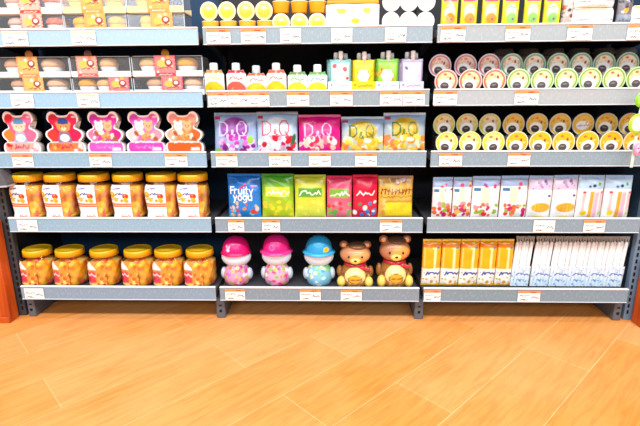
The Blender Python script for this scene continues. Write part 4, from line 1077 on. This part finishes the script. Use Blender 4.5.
ORA = lab_p((240, 180, 110), (236, 140, 80), (232, 130, 90)); PNK = lab_p((244, 170, 150), (240, 130, 110), (226, 80, 90)); HOT = lab_p((240, 130, 130), (244, 176, 80), (226, 50, 90))
br = [(226, 170, 130), (236, 190, 150), (206, 140, 100)]; gd = [(236, 186, 126), (240, 170, 60), (232, 176, 120)]
box_set(1, ((-10, 70), (70.5, 131), (132, 203)), hb2, [st(ORA, .02, None, br), st(HOT, .28, None, gd), st(HOT, .05, None, br)], 0, S[1]+.0005, 'pastry boxes on the second shelf',
        ('clear pastry box with orange label, lower layer, leftmost on the second shelf', 'clear pastry box with red label, lower layer, middle of the second shelf trio', 'clear pastry box with pink label, lower layer, right of the second shelf trio'), .095)
box_set(1, ((-10, 70), (70.5, 131), (132, 203)), h2, [st(ORA, -.02, (206, 130, 80), br), st(PNK, -.22, (130, 90, 80), gd), st(HOT, -.03, (190, 140, 40), gd)], 1, S[1]+hb2+.003, 'pastry boxes on the second shelf',
        ('clear pastry box with orange label and round tab, stacked upper left, second shelf', 'clear pastry box with pink label, stacked on the middle of the second shelf', 'clear pastry box with hot-pink label, stacked at the right, second shelf'), .095)
kraft = (244, 214, 160)
hb1 = at(100, 13.5, .03)[1]-S[0]; h1 = .085
st1 = lambda lab, lx, crust, paper, band=kraft: dict(band=band, bandh=.024, lw=.086, lab=lab, crust=crust, paper=paper, lx=lx)
KR = lab_p((240, 170, 96), (244, 196, 130), (236, 150, 80)); RD = lab_p((244, 180, 160), (236, 120, 100), (226, 60, 50))
yl = [(250, 186, 20), (246, 176, 20), (250, 196, 50)]; pk = [(236, 190, 170), (226, 120, 90), (246, 214, 190)]
G1 = 'pastry boxes on the top shelf'
sp1 = ((-8, 62.5), (63, 126.5), (127, 184))
box_set(0, sp1, hb1, [st1(RD, .05, pk, (250, 226, 220), (250, 226, 200)), st1(KR, .0, yl, (250, 190, 40)), st1(KR, .10, yl, (250, 190, 40))], 0, S[0]+.0005, G1,
        ('clear box of pink pastries with red label, lower layer, top shelf left', 'clear box of yellow cakes, lower layer, middle of the top shelf trio', 'clear box of yellow cakes, lower layer, rightmost of the top shelf trio'), .095)
box_set(0, sp1, h1, [st1(RD, .05, pk, (250, 226, 220), (250, 226, 200)), st1(KR, -.03, yl, (250, 190, 40)), st1(KR, .06, yl, (250, 190, 40))], 1, S[0]+hb1+.003, G1,
        ('clear box of pink pastries with red label, cut by the top edge', 'clear box of yellow cakes stacked on top, middle of the top shelf trio', 'clear box of yellow cakes stacked on top, rightmost of the top shelf trio'), .095)

# ------------------------------------------------------------------ row 1 middle: pudding cups
PR = wid(209, 227, 12, .03)/2*.985
def pudding_lying(rim, art, blob, group):
    t = thing('pudding_cup', '', 'cup', group=group)
    pr = [(PR*.78, -.046), (PR*.82, -.044), (PR*.92, -.004), (PR, -.002), (PR, .0)]
    part('cup', MB().lathe(pr, art, 36, axis='y').build('cup', PLASTIC), t)
    n = 48; T = np.linspace(1, .001, 18); a = np.linspace(0, 2*math.pi, n, endpoint=False)
    P = np.array([[(PR*k*math.cos(q), -.0012-.001*(1-k*k), PR*k*math.sin(q)) for q in a] for k in T])
    R = PR*100; p = Paint(P[..., 0].ravel()*100, P[..., 2].ravel()*100, rim)
    p.ell(0, 0, R*.80, R*.78, art, .5); p.ell(0, -R*.15, R*.6, R*.5, blob, .9); p.ell(0, R*.3, R*.3, R*.18, (252, 226, 180), .4); p.squig(-R*.35, R*.35, R*.1, .5, .2, (250, 190, 110), 3, .5)
    p.ring(0, 0, R*.86, R*1.1, rim, .2)
    part('lid', MB().grid(P, p.c, True).build('lid', FILM), t, label='peel-off film lid')
    return t
def pudding_upright(side, rim, hh, group):
    t = thing('pudding_cup', '', 'cup', group=group)
    part('cup', MB().lathe([(PR*.80, .0005), (PR*.84, .003), (PR*.97, hh-.004), (PR*.97, hh-.002)], side, 36).build('cup', PLASTIC), t)
    part('lid', MB().lathe([(PR*.99, hh-.004), (PR, hh-.002), (PR*.98, hh), (PR*.1, hh+.0003)], rim, 36).build('lid', FILM), t, label='pale rimmed lid')
    return t
hp = .044
GA = 'yellow pudding cups on the top shelf'
s_up = Series(lambda: pudding_upright((250, 186, 50), (254, 226, 170), hp, GA))
s_ly = Series(lambda: pudding_lying((246, 216, 170), (246, 196, 80), (250, 204, 0), GA))
s_lo = Series(lambda: pudding_lying((244, 208, 160), (240, 176, 70), (244, 184, 20), GA))
xx = (209, 227, 246, 264)
for i, px in enumerate(xx):
    x = put(px+1.5, 20, .065)
    s_up(f'upright yellow pudding cup at the bottom, top shelf, {ORD[i]} of four', (x, .065, S[0]))
for i, px in enumerate(xx):
    x = put(px, 12, .045)
    (s_ly if i < 2 else s_lo)(f'round {"yellow" if i < 2 else "orange"} pudding cup, lid facing front, atop upright cups, {ORD[i]} of four', (x, .045, S[0]+hp+PR+.001))
zl = S[0]+PR
s_l3 = Series(lambda: pudding_lying((248, 220, 176), (248, 212, 90), (250, 210, 0), GA))
for i, px in enumerate((281, 299.3, 317.3)):
    s_l3(f'yellow pudding cup, lid facing front, low beside white pack, {["left", "middle", "right"][i]} of three', (put(px, 19, .045), .045, zl+.0005))
s_u3 = Series(lambda: pudding_upright((236, 166, 30), (255, 232, 190), hp, GA))
for i, px in enumerate((281, 299.3, 317.3)):
    s_u3(f'amber upright pudding cup on top of front-facing cups, {["left", "middle", "right"][i]} of three', (put(px, 5, .068), .070, zl+PR+.0015))
GW = 'white coconut pudding cups on the top shelf'
s_w = Series(lambda: pudding_lying((250, 244, 234), (238, 228, 214), (236, 222, 196), GW))
k = 0
for j in range(2):
    for i, px in enumerate((391, 408.5, 425.5)):
        s_w(f'white pudding cup with blank pale lid, {"lower" if j == 0 else "upper"} row, {["left", "middle", "right"][i]} of three', (put(px, 18, .045), .045, zl+.0005+j*(2*PR+.001)))
# white fruit sleeve pack
w = wid(325.5, 380, 14, .03); h = hgt(352, 2.5, .03, 0)
t = thing('fruit_pudding_pack', 'wide white pudding pack with yellow-green fruit print, between yellow and white cups', 'food pack', (put(352.8, 14, .03), .075, S[0]))
def pk_(x, y):
    W, Hh = w*100, h*100
    p = Paint(x, y, (255, 251, 244)); p.ell(W*.30, Hh*.70, 1.9, 1.1, (226, 216, 40), .3); p.ell(W*.24, Hh*.74, 1.0, .7, (190, 206, 60), .3); p.ell(W*.55, Hh*.36, 1.7, 1.0, (236, 222, 40), .3); p.ell(W*.76, Hh*.72, 1.6, 1.2, (232, 214, 60), .3)
    p.ell(W*.50, Hh*.72, .9, .6, (246, 236, 140), .3); p.squig(W*.3, W*.7, Hh*.52, .7, .3, (200, 210, 120), 4, .6); p.squig(W*.2, W*.8, Hh*.08, .6, .2, (250, 220, 170), 3, .7); p.rect(0, Hh*.95, W, Hh*1.1, (220, 150, 50), .3); return p
part('sleeve', pillow(w, h, .09, pk_, ex=.12, back=(255, 250, 240), name='sleeve', wrinkle=.0004), t)
mb = MB(); mb.box(-w/2+.004, w/2-.004, -.03, .03, h-.003, h+.012, (226, 160, 60), .004)
part('carton_lid', mb.build('carton_lid', PAPER, False), t, label='amber carton top')

# ------------------------------------------------------------------ row 1 right: drink pouches and white packs
def paint_yp(kind):
    def f(p, w, h):
        base = (250, 206, 20) if kind == 0 else (226, 222, 30)
        p.c[:] = lin(base); p.rect(w*.05, h*.80, w*.95, h*1.0, (226, 60, 100), .5); p.rect(0, h*.0, w*.10, h, (240, 226, 60), .2); p.rect(w*.9, 0, w, h, (240, 226, 50), .2)
        p.ell(w*.5, h*.50, w*.32, h*.24, (255, 236, 190) if kind == 0 else (220, 236, 190), .5)
        p.ell(w*.52, h*.33, w*.3, h*.16, (250, 150, 60) if kind == 0 else (150, 206, 110), .5); p.ell(w*.6, h*.30, .45, .4, (140, 80, 140)); p.ell(w*.42, h*.55, .6, .7, (255, 250, 240))
        p.squig(w*.25, w*.8, h*.62, .8, .3, (240, 120, 130) if kind == 0 else (60, 150, 90), 4, .5); return p
    return f
GY = 'yellow stand-up pouches on the top shelf'
for i, (xl, xr) in enumerate(((441, 458), (460.5, 477.5), (482, 499), (502, 519), (524, 540.5), (543.5, 560.5))):
    kd = 0 if i < 3 else 1
    make_bag('jelly_pouch', f'{"yellow pouch with orange fruit print" if kd == 0 else "lime-yellow pouch with green print"} on the right top shelf, {["left", "middle", "right"][i % 3]} of three', 'drink pouch', GY, 0, xl, xr, -8, .05, .03, paint_yp(kd), (246, 210, 40) if kd == 0 else (226, 222, 60), (230, 190, 30), ex=.38, seed=i+80, waist=.04, rz=math.radians(random.uniform(-6, 6)))
def paint_mix(seed, dark):
    def f(p, w, h):
        p.c[:] = lin((120, 110, 116) if dark else (206, 190, 180))
        p.blobs(22, 0, 0, w, h, .4, 1.1, [(60, 44, 50), (206, 90, 60), (240, 226, 220), (150, 60, 70), (90, 100, 90), (226, 200, 190)] if not dark else [(40, 34, 40), (240, 170, 50), (80, 74, 80), (206, 206, 210), (30, 30, 34)], seed)
        if dark: p.rect(0, 0, w, h*.45, (150, 154, 166), .5); p.squig(.2, w, h*.15, h*.2, .3, (90, 94, 110), 3, .6)
        else: p.rect(0, h*.0, w, h*.2, (214, 150, 170), .4)
        return p
    return f
make_bag('mixed_candy_bag', 'small clear bag of dark mixed sweets between lime pouch and white packs', 'snack bag', None, 0, 561.5, 573, -6, .06, .03, paint_mix(4, False), (150, 140, 140), (200, 200, 200), seed=91)
make_bag('mixed_candy_bag', 'clear bag with black and orange wrappers over a grey base, top shelf right', 'snack bag', None, 0, 617, 632, -6, .06, .03, paint_mix(9, True), (150, 150, 156), (200, 200, 200), seed=92)
def white_pack(label, xl, xr, yb, yt, line, zb, Y=.08):
    w = wid(xl, xr, 14, .04); h = at(590, yt, .04)[1]-zb
    t = thing('wrapped_snack_pack', label, 'snack pack', (put((xl+xr)/2, 14, .04), Y, zb), group='white wrapped packs on the top shelf')
    def f(x, y):
        W, Hh = w*100, h*100
        p = Paint(x, y, (255, 250, 246)); p.squig(W*.08, W*.32, Hh*.40, .5, .3, (110, 100, 100), 3, .5); p.squig(W*.72, W*.92, Hh*.42, .5, .3, (110, 100, 100), 6, .5); p.rect(W*.1, Hh*.86, W*.8, Hh*1.0, line, .3); p.squig(W*.3, W*.7, Hh*.16, .3, .15, (230, 190, 170), 4, .6); return p
    part('wrapper', pillow(w, h, .09, f, ex=.16, back=(250, 246, 244), name='wrapper', wrinkle=.002), t)
    mb = MB(); mb.box(-w/2+.008, w/2-.008, -.03, .03, h-.002, h+.0015, (250, 244, 240), .001)
    part('tray_lid', mb.build('tray_lid', FILM, False), t)
    return h
zb = S[0]+.0005
h_ = white_pack('white wrapped snack pack with grey script, lower of the stacked pair', 573.5, 616, 22, 8, (250, 190, 130), zb)
white_pack('white wrapped snack pack with orange line, upper of the stacked pair', 574.5, 615, 8, -6, (246, 150, 60), zb+h_+.002)
white_pack('white wrapped snack pack with lime line at the right edge of the top shelf', 632.5, 659, 22, 6, (220, 220, 60), zb)

# ------------------------------------------------------------------ hanging strip at the right end
xh, zh = at(637, 126, -.06)
t = thing('hanging_strip', 'narrow clear strip hanging at the right end of the shelves', 'display strip', (xh+.004, -.06, zh))
mb = MB(); zt_ = ZC[0]-zh+.01; mb.box(-.006, .006, -.001, .001, -.16, zt_, (206, 220, 206), .0006)
part('strip', mb.build('strip', PLASTIC, False), t)
mb = MB(); mb.box(-.004, .004, .0015, .0565, zt_-.008, zt_, (150, 156, 160), .001)
part('hook', mb.build('hook', METAL, False), t)
def ring_pack(label, px, py, r, rim, mid, dots, seed, name='hanging_snack_pack'):
    x, z = at(px, py, -.068)
    o = thing(name, label, 'snack pack', (x, -.068, z), group='round packs on the hanging strip')
    n = 48; T = np.linspace(1, .001, 22); a = np.linspace(0, 2*math.pi, n, endpoint=False)
    P = np.array([[(r*k*math.cos(q), -.006*(1-k**3), r*1.15*k*math.sin(q)) for q in a] for k in T])
    R = r*100; p = Paint(P[..., 0].ravel()*100, P[..., 2].ravel()*100, rim); p.ell(0, 0, R*.66, R*.78, mid, .3); p.blobs(12, -R*.5, -R*.6, R*.5, R*.6, .2, .5, dots, seed)
    part('front_film', MB().grid(P, p.c, True).build('front_film', FILM), o)
    part('back_card', MB().lathe([(r*.98, 0), (r*.98, -.003)], rim, 40, axis='y', ).build('back_card', PAPER), o)
    return o
ring_pack('round lime-green snack pack hanging at the right edge of the photo', 637.5, 124, wid(628, 646, 124, -.068)/2, (170, 206, 50), (240, 248, 226), [(170, 206, 70), (120, 180, 60), (255, 255, 255)], 4)
ring_pack('small pink round snack pack hanging below the lime one', 640, 149, wid(633.5, 646, 149, -.068)/2, (236, 150, 200), (250, 200, 220), [(226, 60, 120), (90, 150, 190), (250, 240, 240)], 5)
ring_pack('small bright green snack pack hanging above the lime one', 641.5, 100, wid(635, 648, 100, -.068)/2, (130, 206, 40), (170, 220, 90), [(90, 170, 180), (200, 230, 90)], 6)

# ------------------------------------------------------------------ price tags clipped on the rails
tags = {
 0: [(2, 27, 1, 'pink pastries'), (71, 95, 1, 'yellow cakes'), (206.5, 230, 2, 'yellow pudding cups'), (241, 265.5, 2, 'orange pudding cups'), (280, 301, 0, 'front-facing pudding cups'), (331, 352.5, 0, 'white fruit pack'), (385, 406.5, 0, 'white pudding cups'), (441, 465.5, 2, 'yellow pouches'), (506, 530.5, 2, 'lime-yellow pouches'), (568, 592.5, 2, 'stacked white packs'), (628, 652, 2, 'white pack at the edge')],
 1: [(11, 33, 0, 'orange-labelled pastry boxes'), (77, 99, 1, 'pink-labelled pastry box'), (208, 227.5, 2, 'orange sun juice pouch'), (228, 247.8, 2, 'red berry juice pouch'), (248.3, 269, 2, 'short juice pouch'), (287, 309, 2, 'green-topped juice pouches'), (330, 352.5, 2, 'teal squeeze pouches'), (380, 402.5, 2, 'lime-green squeeze pouches'), (403, 425, 2, 'lilac squeeze pouches'), (433.5, 457, 2, 'red-rimmed jelly cups'), (515, 538.5, 2, 'green-rimmed jelly cups')],
 2: [(12, 33, 2, 'pink and red bear box'), (89.5, 111, 2, 'magenta bear box'), (165, 187, 2, 'orange bear box'), (216, 237, 2, 'grape gummy bag'), (269, 290.5, 2, 'lychee gummy bag'), (309, 330.5, 2, 'magenta gummy bag'), (355, 377, 2, 'sliced mango gummy bag'), (439.5, 462, 2, 'lime-rimmed cups'), (508, 530.5, 2, 'yellow-orange cups')],
 3: [(17, 37, 0, 'first label-fronted jar'), (228, 244, 2, 'bright blue candy bag'), (262, 280, 2, 'green candy bag'), (380, 402, 2, 'gold candy bag'), (534, 555, 0, 'mauve-topped packs'), (584, 605.5, 2, 'blueberry packs')],
 4: [(24, 43.5, 0, 'first orange gummy jar'), (225, 245, 2, 'rabbit-badge doll jar'), (300, 320.5, 2, 'blue-hatted doll jar'), (341, 361.5, 2, 'shorter bear jar'), (424, 441, 2, 'orange jelly packs'), (518, 540.5, 2, 'ice stick packs')]}
cols_b = {1: (250, 214, 190), 2: (244, 150, 84)}
row_n = ['top', 'second', 'third', 'fourth', 'bottom']
def tag_mesh(seed, w, h):
    nu, nv = 42, 28
    u, v = np.meshgrid(np.linspace(0, 1, nu), np.linspace(0, 1, nv)); W, Hh = w*100, h*100
    p = Paint((u*W).ravel(), (v*Hh).ravel(), (252, 248, 244))
    p.squig(W*.08, W*.5, Hh*.52, .6, .26, (120, 110, 116), seed, .35); p.squig(W*.12, W*.42, Hh*.14, .6, .3, (90, 82, 88), seed+1, .3); p.squig(W*.62, W*.92, Hh*.34, 1.0, .32, (96, 88, 92), seed+2, .4); p.seg(W*.08, Hh*.40, W*.5, Hh*.40, .1, (214, 206, 204))
    mb = MB(); mb.grid(np.stack([(u-.5)*w, np.full_like(u, -.0011)-.0006*np.sin(u*math.pi), v*h], -1), p.c)
    mb.box(-w/2, w/2, -.001, .0, 0, h, (244, 240, 236))
    return mb.build('card', PAPER, False)
tcache = {}
for row, lst in tags.items():
    for i, (xl, xr, kind, what) in enumerate(lst):
        zc = ZC[row]; yp = at_row_y(row, (xl+xr)/2)+7
        w = round(wid(xl, xr, yp, -.006)/.004)*.004
        key = (w, i % 3)
        if key not in tcache: tcache[key] = tag_mesh(i*3+row, w, .052)
        lab = f'white price tag {"with orange header" if kind == 2 else ("with faint pink header" if kind == 1 else "without coloured header")} below the {what}, {row_n[row]} shelf'
        t = thing('shelf_price_tag', lab, 'price tag', (put((xl+xr)/2, yp, -.006), -.0032, zc-RH+.0035), group='price tags on the shelf rails')
        part('card', tcache[key], t)
        if kind:
            mb = MB(); mb.box(-w/2, w/2, -.0026, -.0012, .0425, .0535, cols_b[kind], .0005); mb.box(w*.05, w*.3, -.0029, -.0025, .044, .049, (236, 90, 40) if kind == 2 else (250, 200, 170))
            part('header_band', mb.build('header_band', PAPER, False), t)

# ------------------------------------------------------------------ light
def area(name, loc, rot, sx, sy_, energy, c=(1, 1, 1)):
    l = bpy.data.lights.new(name, 'AREA'); l.shape = 'RECTANGLE'; l.size = sx; l.size_y = sy_; l.energy = energy; l.color = c
    o = bpy.data.objects.new(name, l); col.objects.link(o); o.location = loc; o.rotation_euler = rot; return o
area('ceiling_light', (0, -2.15, 3.4), (math.radians(30), 0, 0), 7, .5, 240, (.95, .98, 1))
area('shelf_light', (0, -.5, 3.3), (math.radians(6), 0, 0), 7, .3, 40)
area('front_fill', (0, -4.6, 2.5), (math.radians(65), 0, 0), 7, .8, 150, (.95, .98, 1))  # unseen frontal fill, added to brighten the product fronts
wd = bpy.data.worlds.new('store'); sc.world = wd; wd.use_nodes = True
nt = wd.node_tree; bg = nt.nodes['Background']
gr = nt.nodes.new('ShaderNodeTexGradient'); bg.inputs['Color'].default_value = (.9, .93, 1, 1); bg.inputs['Strength'].default_value = .22
nt.nodes.remove(gr)
